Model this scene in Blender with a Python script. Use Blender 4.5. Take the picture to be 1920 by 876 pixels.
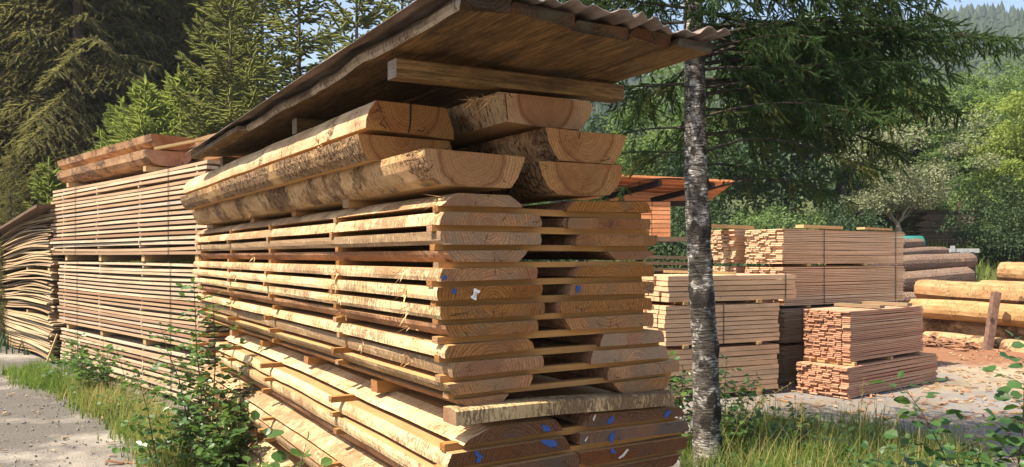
import bpy, math, random
import numpy as np
from mathutils import Vector, Matrix

R = math.radians
scene = bpy.context.scene
for o in list(bpy.data.objects):
    bpy.data.objects.remove(o)
COL = scene.collection

# ------------------------------------------------------------------ camera, sky, sun, exposure
F, CX, HY, CZ = 1500.0, 960.0, 480.0, 1.8      # focal length and horizon row of the 1920 x 876 photograph, eye height
cam_d = bpy.data.cameras.new("camera")
cam = bpy.data.objects.new("camera", cam_d)
COL.objects.link(cam)
cam.location = (0, 0, CZ)
cam.rotation_euler = (R(90), 0, 0)
cam_d.sensor_fit = 'HORIZONTAL'
cam_d.sensor_width = 36.0
cam_d.lens = 36.0 * F / 1920.0
cam_d.shift_y = (HY - 438.0) / 1920.0
cam_d.clip_start = 0.05
cam_d.clip_end = 4000.0
scene.camera = cam

SUN_ELEV = R(57.0)
SUN_AZ = math.atan2(-0.90, -0.43)               # x, y of the direction towards the sun
world = bpy.data.worlds.new("World")
scene.world = world
world.use_nodes = True
wn = world.node_tree
wn.nodes.clear()
w_out = wn.nodes.new("ShaderNodeOutputWorld")
w_bg = wn.nodes.new("ShaderNodeBackground")
w_sky = wn.nodes.new("ShaderNodeTexSky")
w_sky.sky_type = 'NISHITA'
w_sky.sun_disc = False
w_sky.sun_elevation = SUN_ELEV
w_sky.sun_rotation = SUN_AZ
w_sky.air_density = 1.0
w_sky.dust_density = 2.0
w_sky.ozone_density = 1.0
w_bg.inputs['Strength'].default_value = 0.09
wn.links.new(w_sky.outputs[0], w_bg.inputs[0])
wn.links.new(w_bg.outputs[0], w_out.inputs[0])

sun_d = bpy.data.lights.new("sun", 'SUN')
sun_d.energy = 5.0
sun_d.angle = R(0.53)
sun_d.color = (1.0, 0.88, 0.70)
sun = bpy.data.objects.new("sun", sun_d)
COL.objects.link(sun)
to_sun = Vector((math.sin(SUN_AZ) * math.cos(SUN_ELEV), math.cos(SUN_AZ) * math.cos(SUN_ELEV), math.sin(SUN_ELEV)))
sun.rotation_euler = to_sun.to_track_quat('Z', 'Y').to_euler()

vs = scene.view_settings
vs.view_transform = 'Standard'
vs.look = 'None'
vs.exposure = 1.35
vs.gamma = 1.0
vs.use_curve_mapping = False
scene.cycles.use_denoising = True
scene.cycles.max_bounces = 8
scene.cycles.diffuse_bounces = 4
scene.cycles.transparent_max_bounces = 4
scene.cycles.volume_bounces = 1
scene.cycles.sample_clamp_indirect = 6.0

# ------------------------------------------------------------------ helpers: objects
def tag(o, label=None, cat=None, group=None, kind=None):
    if label: o['label'] = label
    if cat: o['category'] = cat
    if group: o['group'] = group
    if kind: o['kind'] = kind
    return o

def empty(name, loc=(0, 0, 0), rz=0.0, label=None, cat=None, group=None, parent=None):
    o = bpy.data.objects.new(name, None)
    COL.objects.link(o)
    o.location = loc
    o.rotation_euler = (0, 0, rz)
    o.empty_display_size = 0.2
    if parent: o.parent = parent
    return tag(o, label, cat, group)

def link(name, me, parent=None, loc=(0, 0, 0), rot=(0, 0, 0), scale=(1, 1, 1), kind=None):
    o = bpy.data.objects.new(name, me)
    COL.objects.link(o)
    if parent: o.parent = parent
    o.location = loc
    o.rotation_euler = rot
    o.scale = scale
    if kind: o['kind'] = kind
    return o

def mesh(name, verts, faces, mats, midx=None, smooth=False, attrs=None, fattrs=None):
    """verts (n,3); faces: (m,3)/(m,4) int array or list of tuples"""
    me = bpy.data.meshes.new(name)
    verts = np.asarray(verts, dtype=np.float32).reshape(-1, 3)
    if isinstance(faces, np.ndarray):
        m, k = faces.shape
        me.vertices.add(len(verts))
        me.vertices.foreach_set('co', verts.ravel())
        me.loops.add(m * k)
        me.loops.foreach_set('vertex_index', faces.astype(np.int32).ravel())
        me.polygons.add(m)
        me.polygons.foreach_set('loop_start', np.arange(0, m * k, k, dtype=np.int32))
        me.polygons.foreach_set('loop_total', np.full(m, k, dtype=np.int32))
    else:
        me.from_pydata([tuple(v) for v in verts], [], faces)
    for mt in (mats if isinstance(mats, (list, tuple)) else [mats]):
        me.materials.append(mt)
    if midx is not None:
        me.polygons.foreach_set('material_index', np.asarray(midx, dtype=np.int32))
    me.polygons.foreach_set('use_smooth', np.full(len(me.polygons), bool(smooth)))
    for an, av in (attrs or {}).items():
        av = np.asarray(av, dtype=np.float32)
        if av.ndim == 1:
            a = me.attributes.new(an, 'FLOAT', 'POINT'); a.data.foreach_set('value', av)
        else:
            a = me.attributes.new(an, 'FLOAT_VECTOR', 'POINT'); a.data.foreach_set('vector', av.ravel())
    me.update(calc_edges=True)
    me.validate()
    return me

class MB:
    """collects boxes / tubes / polygons into one mesh"""
    def __init__(s): s.v = []; s.f = []; s.m = []
    def add(s, vs_, fs, m=0):
        b = len(s.v)
        s.v += [tuple(p) for p in vs_]
        s.f += [tuple(i + b for i in f) for f in fs]
        s.m += [m] * len(fs)
    def box(s, a, b, m=0, jit=0.0, rng=random):
        x0, y0, z0 = a; x1, y1, z1 = b
        vs_ = [(x, y, z) for z in (z0, z1) for y in (y0, y1) for x in (x0, x1)]
        if jit: vs_ = [tuple(c + rng.uniform(-jit, jit) for c in p) for p in vs_]
        s.add(vs_, [(0, 2, 3, 1), (4, 5, 7, 6), (0, 1, 5, 4), (2, 6, 7, 3), (0, 4, 6, 2), (1, 3, 7, 5)], m)
    def bar(s, p, q, w, h, m=0, roll=0.0):
        p, q = Vector(p), Vector(q)
        d = (q - p).normalized()
        up = Vector((0, 0, 1)) if abs(d.z) < .95 else Vector((1, 0, 0))
        x = d.cross(up).normalized(); z = x.cross(d)
        if roll:
            x, z = x * math.cos(roll) + z * math.sin(roll), z * math.cos(roll) - x * math.sin(roll)
        vs_ = []
        for c in (p, q):
            for (i, j) in ((-1, -1), (1, -1), (1, 1), (-1, 1)):
                vs_.append(c + x * (i * w / 2) + z * (j * h / 2))
        s.add(vs_, [(3, 2, 1, 0), (4, 5, 6, 7), (0, 1, 5, 4), (1, 2, 6, 5), (2, 3, 7, 6), (3, 0, 4, 7)], m)
    def tube(s, pts, rad, n=6, m=0, cap=True):
        pts = [Vector(p) for p in pts]
        b = len(s.v)
        prev = None
        for i, p in enumerate(pts):
            d = (pts[min(i + 1, len(pts) - 1)] - pts[max(i - 1, 0)]).normalized()
            if prev is None:
                up = Vector((0, 0, 1)) if abs(d.z) < .9 else Vector((1, 0, 0))
                x = d.cross(up).normalized()
            else:
                x = (prev - d * prev.dot(d)).normalized()
            prev = x
            y = d.cross(x)
            r = rad[i] if isinstance(rad, (list, tuple)) else rad
            for k in range(n):
                a = 2 * math.pi * k / n
                s.v.append(tuple(p + x * (math.cos(a) * r) + y * (math.sin(a) * r)))
        for i in range(len(pts) - 1):
            for k in range(n):
                s.f.append((b + i * n + k, b + i * n + (k + 1) % n, b + (i + 1) * n + (k + 1) % n, b + (i + 1) * n + k)); s.m.append(m)
        if cap:
            s.f.append(tuple(b + k for k in reversed(range(n)))); s.m.append(m)
            e = b + (len(pts) - 1) * n
            s.f.append(tuple(e + k for k in range(n))); s.m.append(m)
    def mesh(s, name, mats, smooth=False, attrs=None):
        return mesh(name, s.v, s.f, mats, s.m, smooth, attrs)
    def build(s, name, mats, parent=None, smooth=False, **k):
        return link(name, s.mesh(name, mats, smooth), parent, **k)

def gp(x, y, z=0.0):
    """point of the photograph that lies at height z"""
    Y = (CZ - z) * F / (y - HY)
    return Vector(((x - CX) / F * Y, Y, z))

def at(x, y, Y):
    return Vector(((x - CX) / F * Y, Y, CZ + (HY - y) / F * Y))

# ------------------------------------------------------------------ helpers: node materials
class NM:
    def __init__(s, name):
        s.mat = bpy.data.materials.new(name)
        s.mat.use_nodes = True
        s.t = s.mat.node_tree
        s.t.nodes.clear()
        s.out = s.t.nodes.new("ShaderNodeOutputMaterial")
    def set(s, sock, v):
        if hasattr(v, 'links') or isinstance(v, bpy.types.NodeSocket):
            s.t.links.new(v, sock)
        elif v is not None:
            if sock.type == 'RGBA' and len(v) == 3: v = (*v, 1)
            sock.default_value = v
    def node(s, ty, ins=None, **props):
        n = s.t.nodes.new(ty)
        for k, v in props.items(): setattr(n, k, v)
        for k, v in (ins or {}).items(): s.set(n.inputs[k], v)
        return n
    def obj(s): return s.node("ShaderNodeTexCoord").outputs['Object']
    def attr(s, name, out='Vector'): return s.node("ShaderNodeAttribute", attribute_name=name).outputs[out]
    def rnd(s): return s.node("ShaderNodeObjectInfo").outputs['Random']
    def pos(s): return s.node("ShaderNodeNewGeometry").outputs['Position']
    def math(s, op, a, b=None, c=None, clamp=False):
        n = s.node("ShaderNodeMath", operation=op, use_clamp=clamp)
        s.set(n.inputs[0], a)
        if b is not None: s.set(n.inputs[1], b)
        if c is not None: s.set(n.inputs[2], c)
        return n.outputs[0]
    def vmath(s, op, a, b=None):
        n = s.node("ShaderNodeVectorMath", operation=op)
        s.set(n.inputs[0], a)
        if b is not None: s.set(n.inputs[1], b)
        return n.outputs['Value'] if op in ('LENGTH', 'DOT_PRODUCT') else n.outputs[0]
    def mul(s, v, k): return s.vmath('MULTIPLY', v, k)
    def shift(s, v, amt=37.0):
        r = s.math('MULTIPLY', s.rnd(), amt)
        c = s.node("ShaderNodeCombineXYZ", {0: r, 1: r, 2: r}).outputs[0]
        return s.vmath('ADD', v, c)
    def noise(s, vec, scale=5.0, detail=4.0, rough=0.55, dist=0.0):
        n = s.node("ShaderNodeTexNoise", {'Vector': vec, 'Scale': scale, 'Detail': detail, 'Roughness': rough, 'Distortion': dist})
        return n.outputs['Fac']
    def noisec(s, vec, scale=5.0, detail=3.0):
        return s.node("ShaderNodeTexNoise", {'Vector': vec, 'Scale': scale, 'Detail': detail}).outputs['Color']
    def vor(s, vec, scale=5.0, feature='F1', out='Distance'):
        return s.node("ShaderNodeTexVoronoi", {'Vector': vec, 'Scale': scale}, feature=feature).outputs[out]
    def ramp(s, fac, stops, interp='LINEAR'):
        n = s.node("ShaderNodeValToRGB", {'Fac': fac})
        cr = n.color_ramp
        cr.interpolation = interp
        while len(cr.elements) < len(stops): cr.elements.new(0.5)
        for e, (p, c) in zip(cr.elements, stops):
            e.position = p
            e.color = (c, c, c, 1) if isinstance(c, (int, float)) else (*c, 1)
        return n.outputs[0]
    def mix(s, fac, a, b, mode='MIX'):
        n = s.node("ShaderNodeMix", data_type='RGBA', blend_type=mode)
        s.set(n.inputs[0], fac); s.set(n.inputs[6], a); s.set(n.inputs[7], b)
        return n.outputs[2]
    def hsv(s, col, h=0.5, sat=1.0, v=1.0):
        return s.node("ShaderNodeHueSaturation", {'Hue': h, 'Saturation': sat, 'Value': v, 'Color': col}).outputs[0]
    def bump(s, h, strength=0.5, dist=0.01, normal=None):
        ins = {'Height': h, 'Strength': strength, 'Distance': dist}
        n = s.node("ShaderNodeBump", ins)
        if normal is not None: s.set(n.inputs['Normal'], normal)
        return n.outputs[0]
    def bsdf(s, col, rough=0.7, normal=None, spec=0.3, metal=0.0, **k):
        n = s.node("ShaderNodeBsdfPrincipled")
        s.set(n.inputs['Base Color'], col); s.set(n.inputs['Roughness'], rough)
        s.set(n.inputs['Specular IOR Level'], spec); s.set(n.inputs['Metallic'], metal)
        if normal is not None: s.set(n.inputs['Normal'], normal)
        return n.outputs[0]
    def done(s, sh):
        s.t.links.new(sh, s.out.inputs['Surface'])
        return s.mat
    def sep(s, v):
        n = s.node("ShaderNodeSeparateXYZ", {0: v}); return n.outputs

# ------------------------------------------------------------------ materials: timber
def mat_end(name, light, dark, grey, greyamt, heartr=None):
    m = NM(name)
    lp = m.attr('lp')
    sh = m.shift(lp)
    x, y, z = m.sep(lp)
    dn = m.math('MULTIPLY_ADD', m.noise(sh, 9.0, 4), 0.045, -0.022)
    yy = m.math('MULTIPLY', y, y); zz = m.math('MULTIPLY', z, z)
    r = m.math('ADD', m.math('SQRT', m.math('ADD', yy, zz)), dn)
    ring = m.math('MULTIPLY_ADD', m.math('SINE', m.math('MULTIPLY', r, 2 * math.pi / 0.0165)), 0.5, 0.5)
    ring2 = m.math('MULTIPLY_ADD', m.math('SINE', m.math('MULTIPLY', r, 2 * math.pi / 0.037)), 0.5, 0.5)
    rr = m.math('ADD', m.math('MULTIPLY', ring, 0.8), m.math('MULTIPLY', ring2, 0.25))
    speck = m.noise(m.mul(sh, (1, 1, 1)), 170.0, 3, 0.7)
    rr = m.math('MULTIPLY', rr, m.ramp(m.noise(sh, 4.0, 3), [(0.3, 0.55), (0.6, 1.0)]))
    col = m.mix(rr, light, dark)
    col = m.mix(m.math('MULTIPLY', m.ramp(speck, [(0.40, 0.0), (0.62, 1.0)]), 0.5), col, dark)
    sp2 = m.noise(m.mul(sh, (1, 70, 95)), 1.0, 4, 0.75)
    col = m.mix(m.ramp(sp2, [(0.48, 0.0), (0.66, 0.42)]), col, tuple(c * .5 for c in dark))
    col = m.mix(m.ramp(m.noise(m.mul(sh, (1, 90, 60)), 1.0, 3, 0.7), [(0.58, 0.0), (0.72, 0.35)]), col, tuple(min(1, c * 1.3) for c in light))
    blot = m.noise(sh, 5.5, 5, 0.6)
    gm = m.ramp(m.math('ADD', blot, m.math('MULTIPLY_ADD', m.rnd(), 0.16, -0.08)), [(0.44, 0.0), (0.62, 1.0)])
    col = m.mix(m.math('MULTIPLY', gm, greyamt), col, grey)
    heart = m.ramp(m.noise(m.shift(lp, 91.0), 3.0, 4, 0.6), [(0.52, 0.0), (0.66, 1.0)])
    col = m.mix(m.math('MULTIPLY', heart, 0.6), col, (0.27, 0.10, 0.032))
    col = m.hsv(col, 0.5, m.math('MULTIPLY_ADD', m.rnd(), -0.25, 1.08), m.math('MULTIPLY_ADD', m.rnd(), 0.35, 0.78))
    if heartr:
        hb = m.ramp(m.math('SUBTRACT', m.math('ADD', r, m.math('MULTIPLY', m.noise(sh, 6.0, 3), 0.06)), heartr), [(0.0, 1.0), (0.02, 0.0)])
        edge = m.ramp(m.math('ABSOLUTE', m.math('SUBTRACT', m.math('ADD', r, m.math('MULTIPLY', m.noise(sh, 6.0, 3), 0.06)), heartr)), [(0.0, 1.0), (0.014, 0.0)])
        col = m.mix(m.math('MULTIPLY', hb, m.math('MULTIPLY_ADD', m.rnd(), 0.5, 0.1)), col, (0.28, 0.115, 0.032))
        col = m.mix(m.math('MULTIPLY', edge, 0.6), col, (0.16, 0.065, 0.022))
    # checks: thin dark radial cracks
    ang = m.math('ARCTAN2', z, y)
    cv = m.node("ShaderNodeCombineXYZ", {0: m.math('MULTIPLY', ang, 2.2), 1: m.math('MULTIPLY', r, 3.0), 2: m.math('MULTIPLY', m.rnd(), 50.0)}).outputs[0]
    crack = m.ramp(m.vor(cv, 2.2, 'DISTANCE_TO_EDGE'), [(0.0, 1.0), (0.012, 0.0)])
    cmask = m.ramp(m.noise(m.shift(lp, 13.0), 9.0, 2), [(0.56, 0.0), (0.6, 1.0)])
    crack = m.math('MULTIPLY', crack, cmask)
    col = m.mix(crack, col, (0.02, 0.012, 0.008))
    saw = m.noise(m.mul(sh, (1, 60, 8)), 6.0, 2)
    h = m.math('ADD', m.math('MULTIPLY', saw, 0.5), m.math('ADD', m.math('MULTIPLY', speck, 0.7), m.math('MULTIPLY', crack, -3.0)))
    col = m.hsv(col, 0.493, 0.98, 0.76)
    return m.done(m.bsdf(col, 0.85, m.bump(h, 0.8, 0.006), 0.12))

def mat_sawn(name, a, b, dirt=0.25, fuzzy=0.3, grain=(1.5, 40, 40), stain=0.0):
    m = NM(name)
    lp = m.attr('lp'); sh = m.shift(lp)
    g = m.noise(m.mul(sh, grain), 2.2, 5, 0.6, 0.4)
    col = m.mix(m.ramp(g, [(0.3, 0.0), (0.7, 1.0)]), a, b)
    d = m.noise(sh, 2.6, 5, 0.65)
    col = m.mix(m.math('MULTIPLY', m.ramp(d, [(0.48, 0.0), (0.7, 1.0)]), dirt), col, (0.30, 0.17, 0.085))
    if stain:
        st = m.noise(m.mul(m.shift(lp, 71.0), (1.2, 4, 4)), 1.6, 6, 0.7)
        col = m.mix(m.math('MULTIPLY', m.ramp(st, [(0.42, 0.0), (0.62, 1.0)]), stain), col, (0.028, 0.02, 0.014))
        col = m.mix(m.math('MULTIPLY', m.ramp(m.noise(m.mul(sh, (1.0, 5, 5)), 2.3, 5, 0.7), [(0.55, 0.0), (0.68, 1.0)]), 0.5), col, (0.40, 0.25, 0.09))
        fs = m.noise(m.mul(sh, (4, 75, 75)), 1.0, 5, 0.75)
        col = m.mix(m.ramp(fs, [(0.46, 0.0), (0.60, 0.75)]), col, (0.03, 0.02, 0.012))
        fs2 = m.noise(m.mul(sh, (22, 60, 60)), 1.0, 4, 0.75)
        col = m.mix(m.ramp(fs2, [(0.60, 0.0), (0.70, 0.5)]), col, (0.46, 0.30, 0.12))
    saw = m.noise(m.mul(sh, (140, 4, 4)), 1.0, 2)
    col = m.mix(m.math('MULTIPLY', saw, 0.18), col, (0.35, 0.2, 0.09))
    col = m.hsv(col, 0.5, 1.0, m.math('MULTIPLY_ADD', m.rnd(), 0.3, 0.85))
    h = m.math('ADD', m.math('MULTIPLY', saw, 0.6), g)
    col = m.hsv(col, 0.5, 1.04, 0.72)
    return m.done(m.bsdf(col, 0.8, m.bump(h, 0.35, 0.003), 0.2))

def mat_wane(name, base, shade, bark, amount):
    """debarked waney edge: pale cambium with short cross flecks of inner bark"""
    m = NM(name)
    lp = m.attr('lp'); sh = m.shift(lp, 61.0)
    tone = m.noise(sh, 3.0, 4, 0.6)
    col = m.mix(m.ramp(tone, [(0.35, 0.0), (0.7, 1.0)]), base, shade)
    fl = m.noise(m.mul(sh, (95, 20, 26)), 1.0, 4, 0.65, 0.6)
    f2 = m.noise(m.mul(sh, (62, 15, 18)), 1.0, 4, 0.7, 0.4)
    col = m.mix(m.ramp(f2, [(0.50, 0.0), (0.60, 0.42)]), col, tuple(c * .58 for c in shade))
    patch = m.noise(m.shift(lp, 17.0), 2.4, 4, 0.65)
    pm = m.math('ADD', patch, m.math('MULTIPLY_ADD', m.rnd(), 0.24, amount))
    thr = m.math('SUBTRACT', 0.96, m.math('MULTIPLY', pm, 0.78))
    fm = m.math('MULTIPLY', m.math('MULTIPLY', m.math('SUBTRACT', fl, thr), 8.0, clamp=True), 0.8)
    col = m.mix(fm, col, m.mix(m.noise(sh, 30.0, 3), bark, (bark[0] * .45, bark[1] * .42, bark[2] * .42)))
    crk = m.ramp(m.vor(m.mul(sh, (16, 5, 7)), 1.0, 'DISTANCE_TO_EDGE'), [(0.0, 1.0), (0.02, 0.0)])
    crk = m.math('MULTIPLY', crk, m.ramp(m.noise(sh, 5.0, 2), [(0.5, 0.0), (0.6, 1.0)]))
    col = m.mix(m.math('MULTIPLY', crk, 0.8), col, (0.16, 0.08, 0.04))
    h = m.math('ADD', m.math('MULTIPLY', fm, 0.8), m.math('ADD', m.math('MULTIPLY', m.noise(sh, 55.0, 4, 0.7), 0.7), m.math('MULTIPLY', crk, -1.0)))
    col = m.hsv(col, 0.5, 1.0, 0.80)
    return m.done(m.bsdf(col, 0.72, m.bump(h, 0.9, 0.008), 0.25))

def mat_bark(name, barkamt, wood, bark_a=(0.20, 0.10, 0.05), bark_b=(0.44, 0.255, 0.13)):
    """half peeled log side: cambium with plates of bark"""
    m = NM(name)
    lp = m.attr('lp'); sh = m.shift(lp, 29.0)
    tone = m.noise(m.mul(sh, (3, 9, 9)), 1.0, 4)
    col = m.mix(m.ramp(tone, [(0.3, 0.0), (0.7, 1.0)]), wood, (wood[0] * .62, wood[1] * .5, wood[2] * .42))
    pl = m.noise(sh, 2.1, 6, 0.68)
    pm = m.ramp(m.math('ADD', m.math('ADD', pl, barkamt), m.math('MULTIPLY_ADD', m.noise(sh, 34.0, 3, 0.7), 0.16, -0.08)), [(0.48, 0.0), (0.56, 1.0)])
    cell = m.vor(m.mul(sh, (30, 16, 16)), 1.0, 'DISTANCE_TO_EDGE')
    bc = m.mix(m.noise(sh, 26.0, 5, 0.7), bark_a, bark_b)
    bc = m.mix(m.ramp(cell, [(0.0, 1.0), (0.09, 0.0)]), bc, (0.045, 0.022, 0.014))
    col = m.mix(pm, col, bc)
    fl = m.noise(m.mul(sh, (70, 14, 18)), 1.0, 4, 0.65, 0.6)
    fm = m.math('MULTIPLY', m.ramp(fl, [(0.56, 0.0), (0.62, 1.0)]), m.ramp(m.noise(sh, 3.0, 3), [(0.42, 0.0), (0.55, 1.0)]))
    col = m.mix(m.math('MULTIPLY', fm, 0.75), col, (0.20, 0.10, 0.055))
    h = m.math('ADD', m.math('MULTIPLY', pm, 1.2), m.math('ADD', m.math('MULTIPLY', m.ramp(cell, [(0.0, 0.0), (0.15, 1.0)]), m.math('MULTIPLY', pm, 0.8)), m.math('ADD', m.math('MULTIPLY', m.noise(sh, 40.0, 4, 0.7), 0.5), m.math('MULTIPLY', fm, 0.5))))
    col = m.hsv(col, 0.5, 1.0, 0.76)
    return m.done(m.bsdf(col, 0.8, m.bump(h, 1.0, 0.016), 0.2))

def mat_board(name, stops, dirt=0.35, val=0.70, sat=1.0):
    """thin sawn boards; each board gets its own tone"""
    m = NM(name)
    oc = m.obj(); sh = m.shift(oc, 53.0)
    base = m.ramp(m.rnd(), stops)
    g = m.noise(m.mul(sh, (30, 1.2, 30)), 1.0, 5, 0.6, 0.3)
    col = m.mix(m.math('MULTIPLY', m.ramp(g, [(0.35, 0.0), (0.7, 1.0)]), 0.38), base, (0.36, 0.2, 0.1))
    pt = m.noise(m.mul(sh, (6, 0.9, 6)), 1.0, 4, 0.6)
    col = m.mix(m.math('MULTIPLY', m.ramp(pt, [(0.46, 0.0), (0.68, 1.0)]), dirt), col, (0.27, 0.16, 0.095))
    kn = m.ramp(m.vor(m.mul(sh, (9, 3.2, 9)), 1.0), [(0.05, 1.0), (0.10, 0.0)])
    col = m.mix(m.math('MULTIPLY', kn, 0.65), col, (0.16, 0.075, 0.035))
    col = m.hsv(col, 0.5, sat, val)
    return m.done(m.bsdf(col, 0.8, m.bump(g, 0.25, 0.003), 0.2))

def mat_plain(name, col, rough=0.7, nscale=12.0, var=0.25, bump=0.2, spec=0.3, metal=0.0, bd=0.004):
    m = NM(name)
    oc = m.obj(); sh = m.shift(oc)
    n = m.noise(sh, nscale, 5, 0.6)
    dark = tuple(c * (1 - var) for c in col); lite = tuple(min(1, c * (1 + var)) for c in col)
    c = m.mix(m.ramp(n, [(0.3, 0.0), (0.7, 1.0)]), dark, lite)
    return m.done(m.bsdf(c, rough, m.bump(n, bump, bd), spec, metal))

END = mat_end('end_grain_golden', (0.66, 0.35, 0.118), (0.31, 0.135, 0.038), (0.29, 0.205, 0.11), 0.75)
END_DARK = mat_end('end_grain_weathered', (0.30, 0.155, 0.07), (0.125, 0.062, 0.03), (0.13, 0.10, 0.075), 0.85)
END_SLAB = mat_end('end_grain_slab', (0.72, 0.41, 0.145), (0.42, 0.195, 0.052), (0.42, 0.27, 0.10), 0.55, 0.20)
SAWN = mat_sawn('sawn_face', (0.72, 0.47, 0.23), (0.52, 0.30, 0.13))
STICK = mat_sawn('sticker_wood', (0.60, 0.33, 0.125), (0.42, 0.21, 0.07), 0.4)
WANE = mat_wane('waney_edge', (0.84, 0.62, 0.36), (0.70, 0.44, 0.21), (0.38, 0.20, 0.10), 0.0)
WANE_R = mat_wane('waney_edge_reddish', (0.58, 0.33, 0.18), (0.42, 0.19, 0.095), (0.25, 0.11, 0.055), 0.02)
WANE_B = mat_wane('waney_edge_barky', (0.78, 0.58, 0.34), (0.58, 0.38, 0.19), (0.30, 0.175, 0.09), 0.09)
BARK = mat_bark('peeling_bark', -0.035, (0.72, 0.47, 0.235))
BARK_LOW = mat_bark('mostly_peeled_bark', -0.10, (0.80, 0.60, 0.36))
BARK_HI = mat_bark('rough_bark', 0.07, (0.68, 0.44, 0.21), (0.26, 0.145, 0.07), (0.52, 0.34, 0.18))
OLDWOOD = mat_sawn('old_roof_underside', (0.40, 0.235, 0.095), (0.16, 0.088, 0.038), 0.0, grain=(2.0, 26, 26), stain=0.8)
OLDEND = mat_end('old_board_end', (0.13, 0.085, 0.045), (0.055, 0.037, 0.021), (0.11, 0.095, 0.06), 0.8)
OLDWANE = mat_wane('old_weathered_edge', (0.74, 0.64, 0.53), (0.55, 0.44, 0.35), (0.22, 0.15, 0.11), 0.1)
BEAM = mat_sawn('old_beam', (0.40, 0.26, 0.115), (0.20, 0.115, 0.045), 0.5, grain=(2.0, 30, 30), stain=0.6)
BEAMEND = mat_end('old_beam_end', (0.52, 0.42, 0.30), (0.30, 0.23, 0.16), (0.45, 0.40, 0.34), 0.8)
m = NM('blue_marking_paint')
oc = m.obj()
f = m.ramp(m.noise(oc, 95.0, 4, 0.75), [(0.50, 0.0), (0.66, 0.9)])
c = m.mix(f, (0.020, 0.09, 0.33), (0.15, 0.085, 0.045))
c = m.mix(m.ramp(m.noise(oc, 30.0, 3), [(0.62, 0.0), (0.72, 0.6)]), c, (0.18, 0.28, 0.50))
BLUE = m.done(m.bsdf(c, 0.85, None, 0.1))
CHALK = mat_plain('white_chalk', (0.55, 0.50, 0.44), 0.9, 90.0, 0.4, 0.3)
TAGW = mat_plain('white_plastic_tag', (0.80, 0.76, 0.72), 0.45, 40.0, 0.06, 0.05)
INK = mat_plain('dark_ink', (0.06, 0.055, 0.075), 0.6, 40.0, 0.2, 0.05)
CRACKM = mat_plain('dark_crack', (0.02, 0.012, 0.008), 0.95, 40.0, 0.3, 0.0)
SPLIN = mat_plain('splinter_wood', (0.72, 0.46, 0.23), 0.8, 60.0, 0.35, 0.2)
STRAP = mat_plain('dark_steel_strap', (0.05, 0.045, 0.04), 0.5, 20.0, 0.3, 0.1, 0.5, 0.6)

# ------------------------------------------------------------------ the big stack of waney planks
SX, SY = -0.288, 3.60                      # its near corner on the ground
D1 = Vector((-0.527, 0.850)).normalized()  # along the planks, away from the lens
D2 = Vector((D1.y, -D1.x))                 # across the stack
S_ROT = math.atan2(D2.y, D2.x)

def uz(x, y, v):
    """photo point on the cross plane v metres behind the near corner -> (u, z)"""
    k = (x - CX) / F
    Xv, Yv = SX + D1.x * v, SY + D1.y * v
    u = (k * Yv - Xv) / (D2.x - k * D2.y)
    return u, CZ + (HY - y) / F * (Yv + D2.y * u)

def smooth_noise(rng, n, step):
    k = max(2, int(n / step) + 2)
    c = [rng.uniform(-1, 1) for _ in range(k + 2)]
    out = []
    for i in range(n):
        t = i / step; a = int(t); f = t - a; f = f * f * (3 - 2 * f)
        out.append(c[a % len(c)] * (1 - f) + c[(a + 1) % len(c)] * f)
    return out

def prism(name, ring, emat, wob, v0, v1, nseg, seed, pith, mats, taper=0.05, zfun=None, skew=0.0, grow=0.0, endjit=.004):
    """ring: clockwise (u,z) seen from the near end; emat: material of each edge; wob: edge wander of each point"""
    rng = random.Random(seed)
    n = len(ring)
    cu = sum(p[0] for p in ring) / n; cz = sum(p[1] for p in ring) / n
    nl = smooth_noise(rng, nseg + 1, 4.0); nr = smooth_noise(rng, nseg + 1, 4.5)
    fl = smooth_noise(rng, nseg + 1, 1.4); fr = smooth_noise(rng, nseg + 1, 1.3)
    V = []; L = []
    endj = [rng.uniform(-endjit, endjit) for _ in ring]
    for j in range(nseg + 1):
        t = j / nseg
        v = v0 + (v1 - v0) * t
        sc = 1 - taper * t + grow * t
        for i, (u, z) in enumerate(ring):
            side = -1 if u < cu else 1
            w = wob[i]
            off = side * w * ((nl[j] if side < 0 else nr[j]) * 0.7 + (fl[j] if side < 0 else fr[j]) * 0.3)
            if w: off += rng.uniform(-.12, .12) * w
            uu = cu + (u - cu) * sc + off + skew * (v - v0)
            zz = z + (rng.uniform(-.1, .1) * w if 0 < i else 0)
            if zfun: zz += zfun(v)
            vv = v + (endj[i] if j in (0, nseg) else 0)
            V.append((uu, vv, zz)); L.append((vv, uu - pith[0], zz - pith[1]))
    Fs = []; Ms = []
    for j in range(nseg):
        for i in range(n):
            a = j * n + i; b = j * n + (i + 1) % n
            Fs.append((a, b, b + n, a + n)); Ms.append(emat[i])
    Fs.append(tuple(reversed(range(n)))); Ms.append(2)
    Fs.append(tuple(nseg * n + i for i in range(n))); Ms.append(2)
    return mesh(name, V, Fs, mats, Ms, False, {'lp': L})

def plank_ring(q, bl=0.12, br=0.12, rng=random):
    """quad TL,TR,BR,BL -> ring of 8 with bulged side edges"""
    TL, TR, BR, BL = q
    def side(a, b, s, amt):
        d = math.hypot(b[0] - a[0], b[1] - a[1])
        out = []
        for t in (.33, .67):
            out.append((a[0] + (b[0] - a[0]) * t + s * d * amt * (1 + rng.uniform(-.4, .4)), a[1] + (b[1] - a[1]) * t))
        return out
    r = side(TR, BR, 1, br); l = side(BL, TL, -1, bl)
    return [TL, TR, r[0], r[1], BR, BL, l[0], l[1]]

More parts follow.
